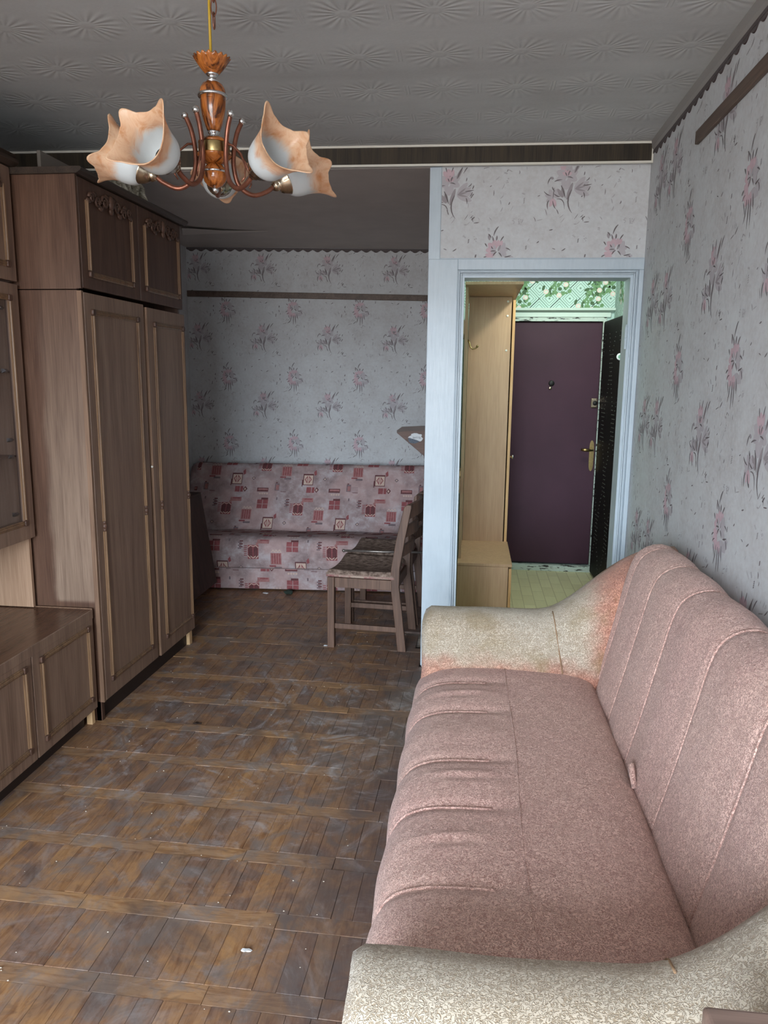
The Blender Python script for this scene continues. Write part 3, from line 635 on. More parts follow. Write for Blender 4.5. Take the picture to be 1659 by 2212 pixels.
mb = MB(); mb.grid(lambda u, v: seat_pt(u, Y0+(Y1-Y0)*v), 70, 170)
seat = mb.build('seat', PINK, sofa, smooth=True)
for q in SPIP:
    MB().tube([seat_pt(t, q+0.004*math.sin(t*9), 0.0018) for t in [0.02+0.53*i/40 for i in range(41)]], 0.0032, 6).build('piping', PINK, seat, smooth=True)
MB().tube([Vector((0.145+0.004*math.sin(y*7), y, seat_pt(0.585, y).z*0+0.4412)) for y in [1.12+1.46*i/60 for i in range(61)]], 0.0016, 5).build('seam', PINK, seat, smooth=True)
BACK = [(0.452,0.30),(0.458,0.385),(0.495,0.54),(0.532,0.70),(0.560,0.82),(0.585,0.872),(0.625,0.898),(0.668,0.903),(0.705,0.885),(0.732,0.845),(0.742,0.75),(0.744,0.5),(0.744,0.06)]
BPIP = [2.575, 2.325, 2.06, 1.73, 1.40, 1.12]
def back_pt(t, y, off=0.0):
    x, z = interp(BACK, t); x2, z2 = interp(BACK, min(1, t+0.004)); x1, z1 = interp(BACK, max(0, t-0.004))
    tx, tz = x2-x1, z2-z1; l = math.hypot(tx, tz) or 1; nx, nz = -tz/l, tx/l; g = 0
    e = min(1.0, max(0, (2.665-y)/0.04)); g -= 0.03*(1-math.sqrt(max(0, 1-(1-e)**2)))
    if t < 0.62:
        for q in BPIP: g -= 0.006*math.exp(-((y-q)/0.016)**2)
        for a, b in zip(BPIP, BPIP[1:]): g += 0.007*math.exp(-((y-(a+b)/2)/0.09)**2)
    return Vector((x+nx*(g+off), y, z+nz*(g+off)))
mb = MB(); ids = mb.grid(lambda u, v: back_pt(u, 1.04+(2.665-1.04)*v), 60, 160)
mb.F(ids[-1]); mb.F(ids[0][::-1])
backrest = mb.build('backrest', PINK, sofa, smooth=True)
for q in BPIP: MB().tube([back_pt(t, q+0.003*math.sin(t*13+q*5), 0.0008) for t in [0.045+0.50*i/44 for i in range(45)]], 0.0032, 6).build('piping', PINK, backrest, smooth=True)
HT = [(-0.16,0.597),(0.25,0.603),(0.315,0.612),(0.393,0.664),(0.471,0.735),(0.534,0.790),(0.589,0.828),(0.66,0.858),(0.74,0.865)]
def hgt(x):
    for a, b in zip(HT, HT[1:]):
        if x <= b[0]:
            k = max(0, (x-a[0])/(b[0]-a[0])); return a[1]+(b[1]-a[1])*k
    return HT[-1][1]
def hs(x): return sum(hgt(x+d) for d in (-0.03,-0.015,0,0.015,0.03))/5
def arm(far):
    mb = MB(); rows = []; yc = 1.86
    for i in range(46):
        x = -0.158 + 0.90*i/45; h = hs(x); k = min(1, (x+0.158)/0.022); ins = 0.022*(1-math.sqrt(max(0, 1-(1-k)**2)))
        h -= ins*0.7
        sec = [(0.69+ins,0.05),(0.70+ins,0.36),(0.712+ins,0.42),(0.735+ins,0.48),(0.765+ins,h-0.085),(0.79+ins,h-0.045),(0.825,h-0.014),(0.865,h-0.001),(0.91,h),(0.955,h-0.006),(0.995-ins,h-0.028),(1.02-ins,h-0.07),(1.03-ins,h-0.13),(1.03-ins,0.05)]
        P2 = [interp(sec, j/29) for j in range(30)]
        nz = 0.003*math.sin(x*19)
        rows.append([mb.V((x + 0.004*math.sin(j*0.9), yc+(d+nz if far else -(d+nz)), z)) for j, (d, z) in enumerate(P2)])
    for a, b in zip(rows, rows[1:]):
        for j in range(29): mb.F([a[j], a[j+1], b[j+1], b[j]])
    mb.F(rows[0]); mb.F(rows[-1][::-1])
    o = mb.build('arm', BEIGE, sofa, smooth=True, label='worn beige far arm, stained yellow and red' if far else 'pale beige near arm, faded nearly white')
    # seam where the flat top starts to rise
    sm = MB(); x = 0.315; h = hs(x)
    pts = [(0.702,0.44),(0.735,0.48),(0.765,h-0.085),(0.79,h-0.045),(0.825,h-0.014),(0.865,h-0.001)]
    sm.tube([(x+0.05*(0.62-z)/0.2*0.6, yc+(d-0.0022 if far else -(d-0.0022)), z+0.0008) for d, z in [interp(pts, j/14) for j in range(15)]], 0.0022, 5)
    sm.build('seam', plain('seam_thread', C(150,120,92), 0.9), o, smooth=True)
arm(True); arm(False)
bx('base', plain('sofa_base_cloth', C(120,78,72), 0.9), sofa, -0.14, 0.72, 1.10, 2.62, 0.03, 0.29)
pt_ = MB().tube([(0.456,1.945,0.405),(0.452,1.935,0.44),(0.448,1.915,0.452),(0.446,1.895,0.44),(0.452,1.885,0.405)], 0.008, 8); pt_.build('pull_tab', PINK, sofa, smooth=True)

# near corner of a desk ------------------------------------------------------
desk = thing('desk', (0.52, 0.42, 0), 'grey brown wooden desk, only its corner showing by the near sofa arm', 'desk')
bx('desk_top', DESK, desk, 0.283, 0.755, 0.10, 0.793, 0.725, 0.752, bev=0.006, seg=3)
for x, y in ((0.32,0.14),(0.32,0.755),(0.72,0.14),(0.72,0.755)): bx('leg', DESK, desk, x-0.02, x+0.02, y-0.02, y+0.02, 0.0, 0.726, bev=0.002)
bx('apron', DESK, desk, 0.34, 0.70, 0.745, 0.762, 0.64, 0.726); bx('apron', DESK, desk, 0.312, 0.330, 0.16, 0.735, 0.64, 0.726)

# ------------------------------------------------------------------ wall units on the left
def tw(p): return (p.x + 0.0238*(p.y-2.86), p.y, p.z)
def moulding(parent, xf, y0, y1, z0, z1, tf=None, top=True, mid=None, mat=None):
    """applied half-round strips with small corner blocks on a door face at x=xf"""
    mat = mat or MOULD; r = 0.009
    def strip(a, b, name='moulding_strip'):
        m = MB(tf); d = (Vector(b)-Vector(a)).normalized(); w = Vector((1,0,0)).cross(d)
        prof = [(-1.2,0),(-1.2,0.35),(-0.75,0.55),(-0.5,0.5),(-0.1,1.0),(0.35,0.9),(0.6,0.5),(0.85,0.55),(1.2,0.3),(1.2,0)]
        m.prism([Vector(a)+w*(q*r)+Vector((h*r*1.1,0,0)) for q, h in prof], Vector(b)-Vector(a)); m.build(name, mat, parent)
    g = 0.014
    for y in (y0, y1):
        segs = [(z0+g, z1-g)] if mid is None else [(z0+g, mid-0.022), (mid+0.022, z1-g)]
        for a, b in segs: strip((xf,y,a), (xf,y,b))
        if mid: MB(tf).ball((xf+0.004,y,mid), 0.013, 10, (0.8,0.9,1.0)).ball((xf+0.003,y,mid-0.016), 0.008, 8).ball((xf+0.003,y,mid+0.016), 0.008, 8).build('moulding_knot', VEND, parent, smooth=True)
    strip((xf,y0+g,z0), (xf,y1-g,z0))
    if top: strip((xf,y0+g,z1), (xf,y1-g,z1))
    for y in (y0, y1):
        for z in ((z0, z1) if top else (z0,)): MB(tf).prism([(xf,y-0.012,z-0.008),(xf,y-0.008,z-0.012),(xf,y+0.008,z-0.012),(xf,y+0.012,z-0.008),(xf,y+0.012,z+0.008),(xf,y+0.008,z+0.012),(xf,y-0.008,z+0.012),(xf,y-0.012,z+0.008)], (0.011,0,0)).build('corner_block', VEND, parent, bev=0.003)
def carving(parent, xf, yc, zc, w, tf=None):
    m = MB(tf)
    def curl(y, z, r, sg, turns=1.4, th=0.007):
        m.tube([(xf+0.006+0.004*t, y+sg*r*(1-0.75*t)*math.cos(2*math.pi*turns*t), z+r*(1-0.75*t)*math.sin(2*math.pi*turns*t)) for t in [i/22 for i in range(23)]], lambda t: th*(1-0.5*t), 6)
    for sg in (-1, 1):
        curl(yc+sg*w*0.14, zc+0.004, 0.026, sg); curl(yc+sg*w*0.30, zc-0.008, 0.022, -sg); curl(yc+sg*w*0.43, zc+0.002, 0.018, sg)
        m.tube([(xf+0.005, yc+sg*w*q, zc-0.004+0.018*math.sin(q*22)) for q in [0.02+0.5*i/20 for i in range(21)]], lambda t: 0.008*(1-0.55*t), 6)
        for q, a in ((0.08,0.03),(0.22,-0.024),(0.36,0.02),(0.48,-0.012)):
            m.ball((xf+0.005, yc+sg*w*q, zc+a), 0.016, 8, (0.4,1.3,0.7))
    m.ball((xf+0.008, yc, zc+0.012), 0.024, 10, (0.5,0.8,1.3)); m.ball((xf+0.008, yc, zc-0.02), 0.016, 8, (0.5,1,1))
    m.build('carved_ornament', VEND, parent, smooth=True)
XW = -1.5135
wr = thing('wardrobe', (-1.80, 3.35, 0), 'tall brown two door wardrobe with carved top doors and sun faded side', 'wardrobe')
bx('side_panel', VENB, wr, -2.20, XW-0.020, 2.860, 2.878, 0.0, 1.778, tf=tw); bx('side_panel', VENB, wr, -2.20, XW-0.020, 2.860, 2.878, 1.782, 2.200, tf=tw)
bx('side_panel', VEND, wr, -2.20, XW-0.020, 3.820, 3.838, 0.075, 2.200, tf=tw)
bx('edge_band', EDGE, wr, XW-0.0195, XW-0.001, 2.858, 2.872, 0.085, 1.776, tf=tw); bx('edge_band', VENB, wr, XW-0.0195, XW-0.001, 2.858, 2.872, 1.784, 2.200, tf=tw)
bx('carcass_back', VEND, wr, -2.22, -2.20, 2.86, 3.838, 0.0, 2.2, tf=tw); bx('carcass_top', VEND, wr, -2.20, XW-0.02, 2.878, 3.82, 2.18, 2.2, tf=tw); bx('carcass_bottom', VEND, wr, -2.20, XW-0.022, 2.878, 3.82, 0.075, 0.092, tf=tw)
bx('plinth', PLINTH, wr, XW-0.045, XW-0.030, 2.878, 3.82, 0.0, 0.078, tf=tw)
bx('foot', PALE, wr, XW-0.030, XW-0.012, 3.803, 3.838, 0.0, 0.075, tf=tw, label='pale raw wood foot')
bx('foot', VEND, wr, XW-0.040, XW-0.016, 2.860, 2.880, 0.0, 0.085, tf=tw)
cx = MB(tw).prism([(-2.2,2.845,2.200),(XW+0.014,2.845,2.200),(XW+0.030,2.845,2.210),(XW+0.034,2.845,2.218),(XW+0.028,2.845,2.224),(-2.2,2.845,2.224)], (0,1.02,0)); cx.build('cornice', CORN, wr)
def doorleaf(y0, y1, z0, z1, xf, mat, hgt=0.018): return bx('door', mat, wr, xf-hgt, xf, y0, y1, z0, z1, tf=tw, bev=0.002)
d1 = doorleaf(2.874, 3.388, 0.088, 1.772, XW, VEN); moulding(d1, XW, 2.932, 3.320, 0.165, 1.700, tw, mid=0.835)
d2 = doorleaf(3.408, 3.836, 0.088, 1.762, XW+0.007, VEN); moulding(d2, XW+0.007, 3.478, 3.806, 0.165, 1.690, tw, mid=0.835)
bx('edge_band', EDGE, d2, XW-0.014, XW+0.0068, 3.4055, 3.4085, 0.088, 1.762, tf=tw)
MB(tw).ball((XW+0.002, 3.402, 1.03), 0.006, 8).build('door_catch', TRIMW, d2)
d3 = doorleaf(2.874, 3.366, 1.788, 2.197, XW, VEND); moulding(d3, XW, 2.932, 3.300, 1.845, 2.135, tw, top=False); carving(d3, XW, 3.115, 2.135, 0.36, tw)  # weaker light on the upper doors is put into this darker veneer
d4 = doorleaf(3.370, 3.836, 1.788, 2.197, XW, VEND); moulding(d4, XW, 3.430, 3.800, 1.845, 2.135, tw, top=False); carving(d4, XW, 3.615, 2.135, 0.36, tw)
for nm in (d1, d2):
    pass
# low sideboard
sb = thing('sideboard', (-1.80, 1.95, 0), 'low brown sideboard with moulded doors in front of the wardrobe', 'cabinet')
XS = -1.535
bx('top_board', VENT, sb, -2.2, XS-0.001, 0.9, 2.842, 0.476, 0.500, bev=0.003); bx('front_edge', VEN, sb, XS-0.006, XS, 0.9, 2.842, 0.462, 0.500, bev=0.002)
bx('end_edge', EDGE, sb, -2.2, XS-0.004, 2.842, 2.848, 0.488, 0.503)
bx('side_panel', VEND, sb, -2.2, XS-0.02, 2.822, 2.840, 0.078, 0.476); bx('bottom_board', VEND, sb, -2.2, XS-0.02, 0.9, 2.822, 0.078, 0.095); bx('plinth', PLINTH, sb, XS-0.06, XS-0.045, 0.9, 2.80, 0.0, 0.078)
bx('foot', PALE, sb, XS-0.042, XS-0.018, 2.818, 2.842, 0.0, 0.078, label='pale raw wood foot')
for y0, y1 in ((2.398, 2.838), (1.952, 2.392), (1.506, 1.946), (1.06, 1.50)):
    d = bx('door', VEN, sb, XS-0.019, XS-0.001, y0, y1, 0.072, 0.470 if y0 > 2.3 else 0.468, bev=0.002); moulding(d, XS-0.001, y0+0.055, y1-0.045, 0.125, 0.432)
# glazed hutch standing on the sideboard
hu = thing('display_cabinet', (-1.98, 1.95, 0.503), 'brown cabinet with glazed doors standing on the low sideboard', 'cabinet')
XH = -1.762
bx('side_panel', HUTB, hu, -2.19, XH-0.022, 2.824, 2.840, 0.504, 1.798); bx('back_panel', VEN, hu, -2.205, -2.19, 0.9, 2.84, 0.504, 2.22)
bx('shelf_board', VEND, hu, -2.19, XH-0.022, 0.9, 2.824, 0.795, 0.812); bx('shelf_board', VEND, hu, -2.19, XH-0.022, 0.9, 2.824, 1.785, 1.80)
bx('upper_side', VEND, hu, -2.19, XH-0.022, 2.824, 2.840, 1.803, 2.225)
for z in (1.13, 1.46): bx('inner_shelf', HUTB, hu, -2.17, XH-0.04, 0.92, 2.82, z, z+0.006)
mb = MB(tf=None)
for k, y1 in enumerate((2.838, 2.35, 1.86, 1.37)):
    y0 = y1-0.484; w = 0.062
    fr = MB().box(XH-0.02, XH, y0, y0+w, 0.800, 1.796).box(XH-0.02, XH, y1-w, y1, 0.800, 1.796).box(XH-0.02, XH, y0+w, y1-w, 0.800, 0.870).box(XH-0.02, XH, y0+w, y1-w, 1.740, 1.796).build('glazed_door', VEN, hu, bev=0.002)
    moulding(fr, XH-0.002, y0+w-0.002, y1-w+0.002, 0.868, 1.742)
    bx('pane', GLASS, fr, XH-0.014, XH-0.010, y0+w-0.004, y1-w+0.004, 0.866, 1.744)
    for z in (0.905, 1.135, 1.20, 1.465, 1.70): MB().prism([(XH-0.034,y1-w-0.030,z-0.006),(XH-0.022,y1-w-0.030,z-0.006),(XH-0.016,y1-w-0.026,z+0.002),(XH-0.022,y1-w-0.030,z+0.010),(XH-0.034,y1-w-0.030,z+0.010)], (0,0.018,0)).build('pane_clip', CHROME, fr)
    u = bx('door', VEN, hu, XH-0.02, XH, y0, y1, 1.806, 2.222, bev=0.002); moulding(u, XH, y0+0.055, y1-0.055, 1.865, 2.165, top=False); carving(u, XH, (y0+y1)/2, 2.16, 0.34)
cx = MB().prism([(-2.2,0.9,2.225),(XH+0.01,0.9,2.225),(XH+0.030,0.9,2.238),(XH+0.032,0.9,2.250),(XH+0.018,0.9,2.256),(XH+0.024,0.9,2.268),(-2.2,0.9,2.268)], (0,1.955,0)); cx.build('cornice', CORN, hu)
# crumpled film on top of the wardrobe
def film(u, v):
    y = 3.34+0.39*u; z = 2.2265+0.178*v
    f = math.sin(u*34+3*v+math.sin(v*5))*0.022+math.sin(u*61-7*v)*0.010
    return Vector((-1.60-0.05*v+f, y+0.012*math.sin(v*9+u*20), z-0.03*v*(1-math.sin(math.pi*min(1, u*1.15)))))
mb = MB(); mb.grid(film, 90, 24)
fo = mb.build('crumpled_film', FILM, None, smooth=True); tag(fo, 'crumpled translucent film bundled on top of the tall wardrobe', 'film'); s_ = fo.modifiers.new('thick', 'SOLIDIFY'); s_.thickness = 0.002
fl = bx('folded_cardboard', plain('dusty_cardboard', C(120,112,104), 0.8), None, -1.765, -1.750, 3.04, 3.33, 2.225, 2.338, bev=0.002); tag(fl, 'dusty grey folded board leaning behind film on the tall wardrobe', 'cardboard')

# ------------------------------------------------------------------ alcove furniture
tb = thing('drop_leaf_table', (-1.95, 4.38, 0), 'dark folded drop leaf table between the wardrobe and patterned sofa', 'table')
bx('table_top', DTAB, tb, -2.17, -1.745, 4.06, 4.70, 0.690, 0.708, bev=0.003)
bx('leaf', DTAB, tb, -1.762, -1.744, 4.06, 4.70, 0.105, 0.694, bev=0.003, tf=lambda p: (p.x + (0.69-p.z)*0.155, p.y+0.006*(0.69-p.z), p.z))
bx('end_panel', DTAB, tb, -2.14, -1.80, 4.10, 4.118, 0.0, 0.690); bx('end_panel', DTAB, tb, -2.14, -1.80, 4.64, 4.658, 0.0, 0.690)
bx('stretcher', DTAB, tb, -2.0, -1.98, 4.118, 4.64, 0.12, 0.20)

# patterned sofa
ps = thing('sofa', (-1.17, 5.25, 0), 'low folding sofa in grey pink fabric printed with geometric motifs in the alcove', 'sofa')
def fy2(x): return 4.905 + 0.07*(x+1.3)
X0, X1 = -2.13, -0.26
SP = [(0.012,0.160),(0.002,0.20),(-0.003,0.27),(0.004,0.325),(0.030,0.358),(0.075,0.371),(0.16,0.370),(0.30,0.352),(0.42,0.338),(0.46,0.31),(0.46,0.16)]
BP = [(0.40,0.20),(0.435,0.335),(0.50,0.45),(0.585,0.60),(0.655,0.725),(0.685,0.778),(0.725,0.800),(0.775,0.785),(0.80,0.74),(0.80,0.02)]
def len2(P): return sum(math.hypot(b[0]-a[0], b[1]-a[1]) for a, b in zip(P, P[1:]))
def surf(P, s, x, off):
    L = len2(P); t = min(1, max(0, s/L)); d, z = interp(P, t); d2, z2 = interp(P, min(1, t+0.003)); d1_, z1 = interp(P, max(0, t-0.003)); l = math.hypot(d2-d1_, z2-z1) or 1
    nd, nz = -(z2-z1)/l, (d2-d1_)/l
    e = min(x-X0, X1-x); k = min(1, max(0, e/0.06)); g = -0.03*(1-math.sqrt(max(0, 1-(1-k)**2)))
    if P is SP and t > 0.35: g += 0.006*math.sin(x*9+t*30)*math.exp(-((t-0.8)/0.12)**2)
    return Vector((x, fy2(x)+d+nd*(off+g), z+nz*(off+g)))
for nm, P, nu in (('seat', SP, 40), ('backrest', BP, 44)):
    mb = MB(); L = len2(P); ids = mb.grid(lambda u, v: surf(P, u*L, X0+(X1-X0)*v, 0), nu, 60)
    mb.F(ids[0]); mb.F(ids[-1][::-1])
    o = mb.build(nm, FAB2, ps, smooth=True)
    if nm == 'seat': seat2 = o
    else: back2 = o
base2 = MB(lambda p: (p.x, fy2(p.x)+p.y, p.z)).box(X0+0.01, X1-0.01, 0.004, 0.45, 0.012, 0.158).build('base', FAB2, ps, bev=0.004)
MO = Print(); kx, ky = 0.00112, 0.00128
def mo(x, y): return (x*kx, -y*ky)
def R_(x, y, w, h, m, l=0): cx, cy = mo(x, y); MO.rect(cx, cy, w*kx, h*ky, m, l)
# double hexagon
R_(0, 0, 66, 74, 0); 
for sx in (-1, 1):
    MO.poly([mo(sx*3,-22), mo(sx*3,22), mo(sx*16,30), mo(sx*29,18), mo(sx*29,-18), mo(sx*16,-30)], 1, 1)
    MO.line(mo(0,32), mo(sx*16,22), 5*kx, 2, 2); MO.line(mo(sx*16,34), mo(sx*32,20), 5*kx, 2, 2); MO.line(mo(sx*16,-34), mo(sx*32,-22), 4*kx, 2, 2); MO.line(mo(0,-28), mo(sx*16,-34), 4*kx, 2, 2)
for i in range(6): R_(-75-(i % 2)*8, -58+i*8, 22, 6.5, 3 if i % 2 else 1)
for i in range(6): R_(-47, -32+i*10, 18, 4.5, 0)
# triple bars with zigzag crown
R_(140, 34, 66, 62, 4)
for i in range(4): R_(118+i*15, 34, 7, 54, 0, 1)
for i in range(3): MO.line(mo(112+i*20, 0), mo(122+i*20, -14), 4*kx, 2); MO.line(mo(122+i*20, -14), mo(132+i*20, 0), 4*kx, 2)
R_(118, 74, 40, 10, 0); R_(150, 84, 46, 12, 3)
# square with two triangles
R_(290, 86, 70, 74, 1); R_(291, 88, 60, 62, 2, 1)
for sx in (-1, 1): MO.poly([mo(290+sx*4,60), mo(290+sx*24,88), mo(290+sx*4,116)], 0, 2); MO.poly([mo(290+sx*8,74), mo(290+sx*17,88), mo(290+sx*8,102)], 2, 3)
MO.poly([mo(325,40), mo(340,26), mo(345,52), mo(330,60)], 0)
R_(252, 110, 6, 40, 1)
# four pane window
for sx in (-1, 1):
    for sy in (-1, 1): R_(240+sx*19, -30+sy*14, 34, 25, 0)
R_(252, -62, 46, 12, 1)
# lone diamond, blocks, bars
MO.poly([mo(-80,72), mo(-66,84), mo(-80,97), mo(-94,84)], 3); MO.poly([mo(-80,79), mo(-73,84), mo(-80,91), mo(-87,84)], 2, 1)
R_(300, 150, 32, 32, 0); R_(329, 150, 18, 32, 0); MO.poly([mo(338,150), mo(352,134), mo(368,148), mo(352,166)], 1); MO.poly([mo(345,150), mo(352,142), mo(359,149), mo(352,158)], 2, 1)
R_(300, 212, 74, 24, 4); R_(305, 206, 50, 7, 0, 1); R_(265, 226, 16, 10, 4)
R_(85, 136, 30, 40, 3); R_(87, 138, 20, 28, 4, 1); R_(80, 112, 12, 6, 1)
for i in range(4): R_(124, 132+i*8, 46, 1.6, 3)
R_(130, 162, 36, 3, 1)
R_(-10, 152, 76, 22, 1); R_(-8, 150, 64, 10, 4, 1)
for i in range(4): MO.poly([mo(-34+i*16,176), mo(-26+i*16,170), mo(-18+i*16,176), mo(-26+i*16,182)], 2)
R_(92, 206, 9, 16, 3)
def motif(parent, P, s_top, s0, s1, ou, nm='fabric_print'):
    Pn = Print(); clip = (X0+0.06, X1-0.05, s0, s1)
    for i in range(-4, 8):
        for j in range(-3, 5):
            Pn.add(MO, ou + 0.27*i*2 + (0.27 if j % 2 else 0), s_top - 0.345*j, 1.0, clip)
    return Pn.build(nm, PR, parent, (lambda u, v, o: surf(P, v, u, o)) if P else (lambda u, v, o: (u, fy2(u)+0.004-o, v)), 0.0012, 0.0003, 0.02 if P else None)
LB = len2(BP)
motif(back2, BP, 0.655, 0.13, 0.80, -1.0-0.54*0)
motif(seat2, SP, 0.115, 0.004, 0.62, -0.92)
motif(base2, None, 0.35, 0.014, 0.156, -0.92-0.27)

# two chairs
ch = thing('dining_chair', (0, 0, 0), 'dark wooden chair with worn dirty seat, in front of its twin', 'chair', 'wooden chairs by the partition')
lg = 0.019
def post(p, w, d): # p list of (x,z)
    m = MB(); L = [Vector((x, 0, z)) for x, z in p]; return L
for sy in (-1, 1):
    MB().box(-0.214, -0.176, sy*0.200-lg, sy*0.200+lg, 0.0, 0.398).build('leg', CHW, ch, bev=0.003)
    pr = [(0.195,0.0),(0.172,0.2),(0.152,0.36),(0.154,0.46),(0.180,0.62),(0.215,0.79),(0.222,0.805)]
    m = MB(); rings = []
    for i, (x, z) in enumerate(pr):
        w = 0.023 if i < 5 else (0.020 if i == 5 else 0.012)
        rings.append([m.V((x-w, sy*0.19-0.014, z)), m.V((x+w, sy*0.19-0.014, z)), m.V((x+w, sy*0.19+0.014, z)), m.V((x-w, sy*0.19+0.014, z))])
    for a, b in zip(rings, rings[1:]):
        for k in range(4): m.F([a[k], a[(k+1) % 4], b[(k+1) % 4], b[k]])
    m.F(rings[0][::-1]); m.F(rings[-1]); m.build('leg', CHW, ch, bev=0.003)
    MB().box(-0.176, 0.135, sy*0.196-0.011, sy*0.196+0.011, 0.340, 0.394).build('apron', CHW, ch, bev=0.002)
    MB().box(-0.176, 0.165, sy*0.196-0.009, sy*0.196+0.009, 0.108, 0.136).build('stretcher', CHW, ch, bev=0.002)
MB().box(-0.206, -0.184, -0.181, 0.181, 0.340, 0.392).build('apron', CHW, ch, bev=0.002); MB().box(0.137, 0.159, -0.176, 0.176, 0.330, 0.388).build('apron', CHW, ch, bev=0.002)
def slat(z, h):
    m = MB(); x0 = 0.165+(z-0.5)*0.19
    m.grid(lambda u, v: Vector((x0 + 0.035*math.sin(math.pi*u)*1 - 0.002 + (0.012 if (v > 0.25 and v < 0.75) else 0), -0.178+0.356*u, z + (h*(0.5-0.3*math.sin(math.pi*u)*0.6) if v in (0.25, 0.5) else -h*0.5)+0.0*u)), 14, 4, closed_v=True)
    return m
for z, h in ((0.765,0.075),(0.655,0.06),(0.545,0.06)):
    m = MB(); x0 = 0.163+(z-0.5)*0.20; n = 14; ring = []
    for i in range(n+1):
        u = i/n; bow = 0.040*math.sin(math.pi*u); lift = 0.35*h*math.sin(math.pi*u)
        ring.append([m.V((x0+bow+a, -0.177+0.354*u, z+b+lift*0.4)) for a, b in ((-0.009,-h/2),(0.009,-h/2),(0.009,h/2),(-0.009,h/2))])
    for a, b in zip(ring, ring[1:]):
        for k in range(4): m.F([a[k], a[(k+1) % 4], b[(k+1) % 4], b[k]])
    m.F(ring[0]); m.F(ring[-1][::-1]); m.build('back_slat', CHW, ch, bev=0.002)
m = MB()
def seatf(u, v, top):
    x = -0.222+0.372*u; y = -0.208+0.416*v; e = min(1, min(u*0.372, (1-u)*0.372, v*0.416, (1-v)*0.416)/0.022); r = math.sqrt(max(0, 1-(1-e)**2))
    sag = 0.020*((2*v-1)**2-0.4) + 0.006*((2*u-1)**2)
    return Vector((x, y, (0.402+sag+0.022*r) if top else 0.396+min(0.004, sag*0.2)))
a = m.grid(lambda u, v: seatf(u, v, True), 26, 26); b = m.grid(lambda u, v: seatf(u, v, False), 26, 26)
for A, B in (([r[0] for r in a], [r[0] for r in b]), ([r[-1] for r in a], [r[-1] for r in b]), (a[0], b[0]), (a[-1], b[-1])):
    for i in range(26): m.F([A[i], A[i+1], B[i+1], B[i]])
m.build('seat', CHS, ch, smooth=True)
ch2 = copy_tree(ch); ch2['label'] = 'dark wooden chair standing between its twin and the patterned sofa'
ch.location = (-0.520, 4.075, 0); ch.rotation_euler = (0, 0, -0.07); ch2.location = (-0.490, 4.525, 0); ch2.rotation_euler = (0, 0, -0.05)
rod = MB().tube([(-0.725,4.262,0.455),(-0.50,4.280,0.452),(-0.262,4.305,0.452)], 0.0065, 10).ball((-0.725,4.262,0.455), 0.010, 10).ball((-0.262,4.305,0.452), 0.010, 10)
rod = rod.build('curtain_rod', plain('dull_metal', C(150,142,136), 0.35, 0.5, 0.8, var=0.3, scale=30), None, smooth=True); tag(rod, 'thin metal rod lying across the seats of the chairs', 'rod')

# triangular board with torn sticker by the partition
sh = thing('corner_shelf', (-0.36, 5.02, 0.94), 'dark triangular corner shelf board with a torn white sticker by partition', 'shelf')
tri = [(-0.494,5.00,1.112),(-0.460,5.00,1.136),(-0.224,5.00,1.150),(-0.224,5.00,0.876),(-0.494,5.00,1.096)]
MB().prism(tri, (0,0.02,0)).build('board', SHLF, sh, bev=0.002)
MB().prism([(-0.494,4.996,1.113),(-0.460,4.996,1.138),(-0.224,4.996,1.152),(-0.224,4.996,1.122),(-0.45,4.996,1.108),(-0.494,4.996,1.098)], (0,0.006,0)).build('edge_rail', wood('shelf_edge', C(66,50,42), C(88,68,58), 0.5, 0, 200), sh)
def spx(x, y): return (-0.4945+(x-857.2)*(0.187/60.0), -(y-932)*(0.159/53.0)+1.106)
stk = [(881,945),(884,942),(888,940),(888,937),(894,935),(900,935),(905,937),(910,937),(911,940),(909.5,942),(912,945),(913.5,946.5),(910,952),(907,953),(900,950),(893,948),(886,946)]
MB().prism([(spx(x,y)[0], 4.9935, spx(x,y)[1]) for x, y in stk], (0,0.003,0)).build('sticker', PAPER, sh, label='torn white paper sticker')
stb = [(882,946),(886,946),(893,948),(900,950),(906,953.5),(903,955),(896,958),(888,957),(884,955),(882,950)]
MB().prism([(spx(x,y)[0], 4.9945, spx(x,y)[1]) for x, y in stb], (0,0.002,0)).build('sticker_remnant', plain('blue_grey_print', C(92,100,112), 0.6, var=0.4, scale=150), sh)
fc = bpy.data.curves.new('lettering', 'FONT'); fc.body = '\u0412\u0418\u0422\u0422\u0411'; fc.size = 0.016; fc.extrude = 0.0003; fc.align_x = 'LEFT'
fo_ = bpy.data.objects.new('lettering', fc); fc.materials.append(INK); COL.objects.link(fo_)
me_ = bpy.data.meshes.new_from_object(fo_); bpy.data.objects.remove(fo_); fo_ = bpy.data.objects.new('lettering', me_); COL.objects.link(fo_); fo_.parent = sh; stuff(fo_)
q = spx(891.5, 946.6); fo_.location = Vector((q[0], 4.9930, q[1]-0.001)) - WB[sh]; fo_.rotation_euler = (math.radians(90), 0, 0)

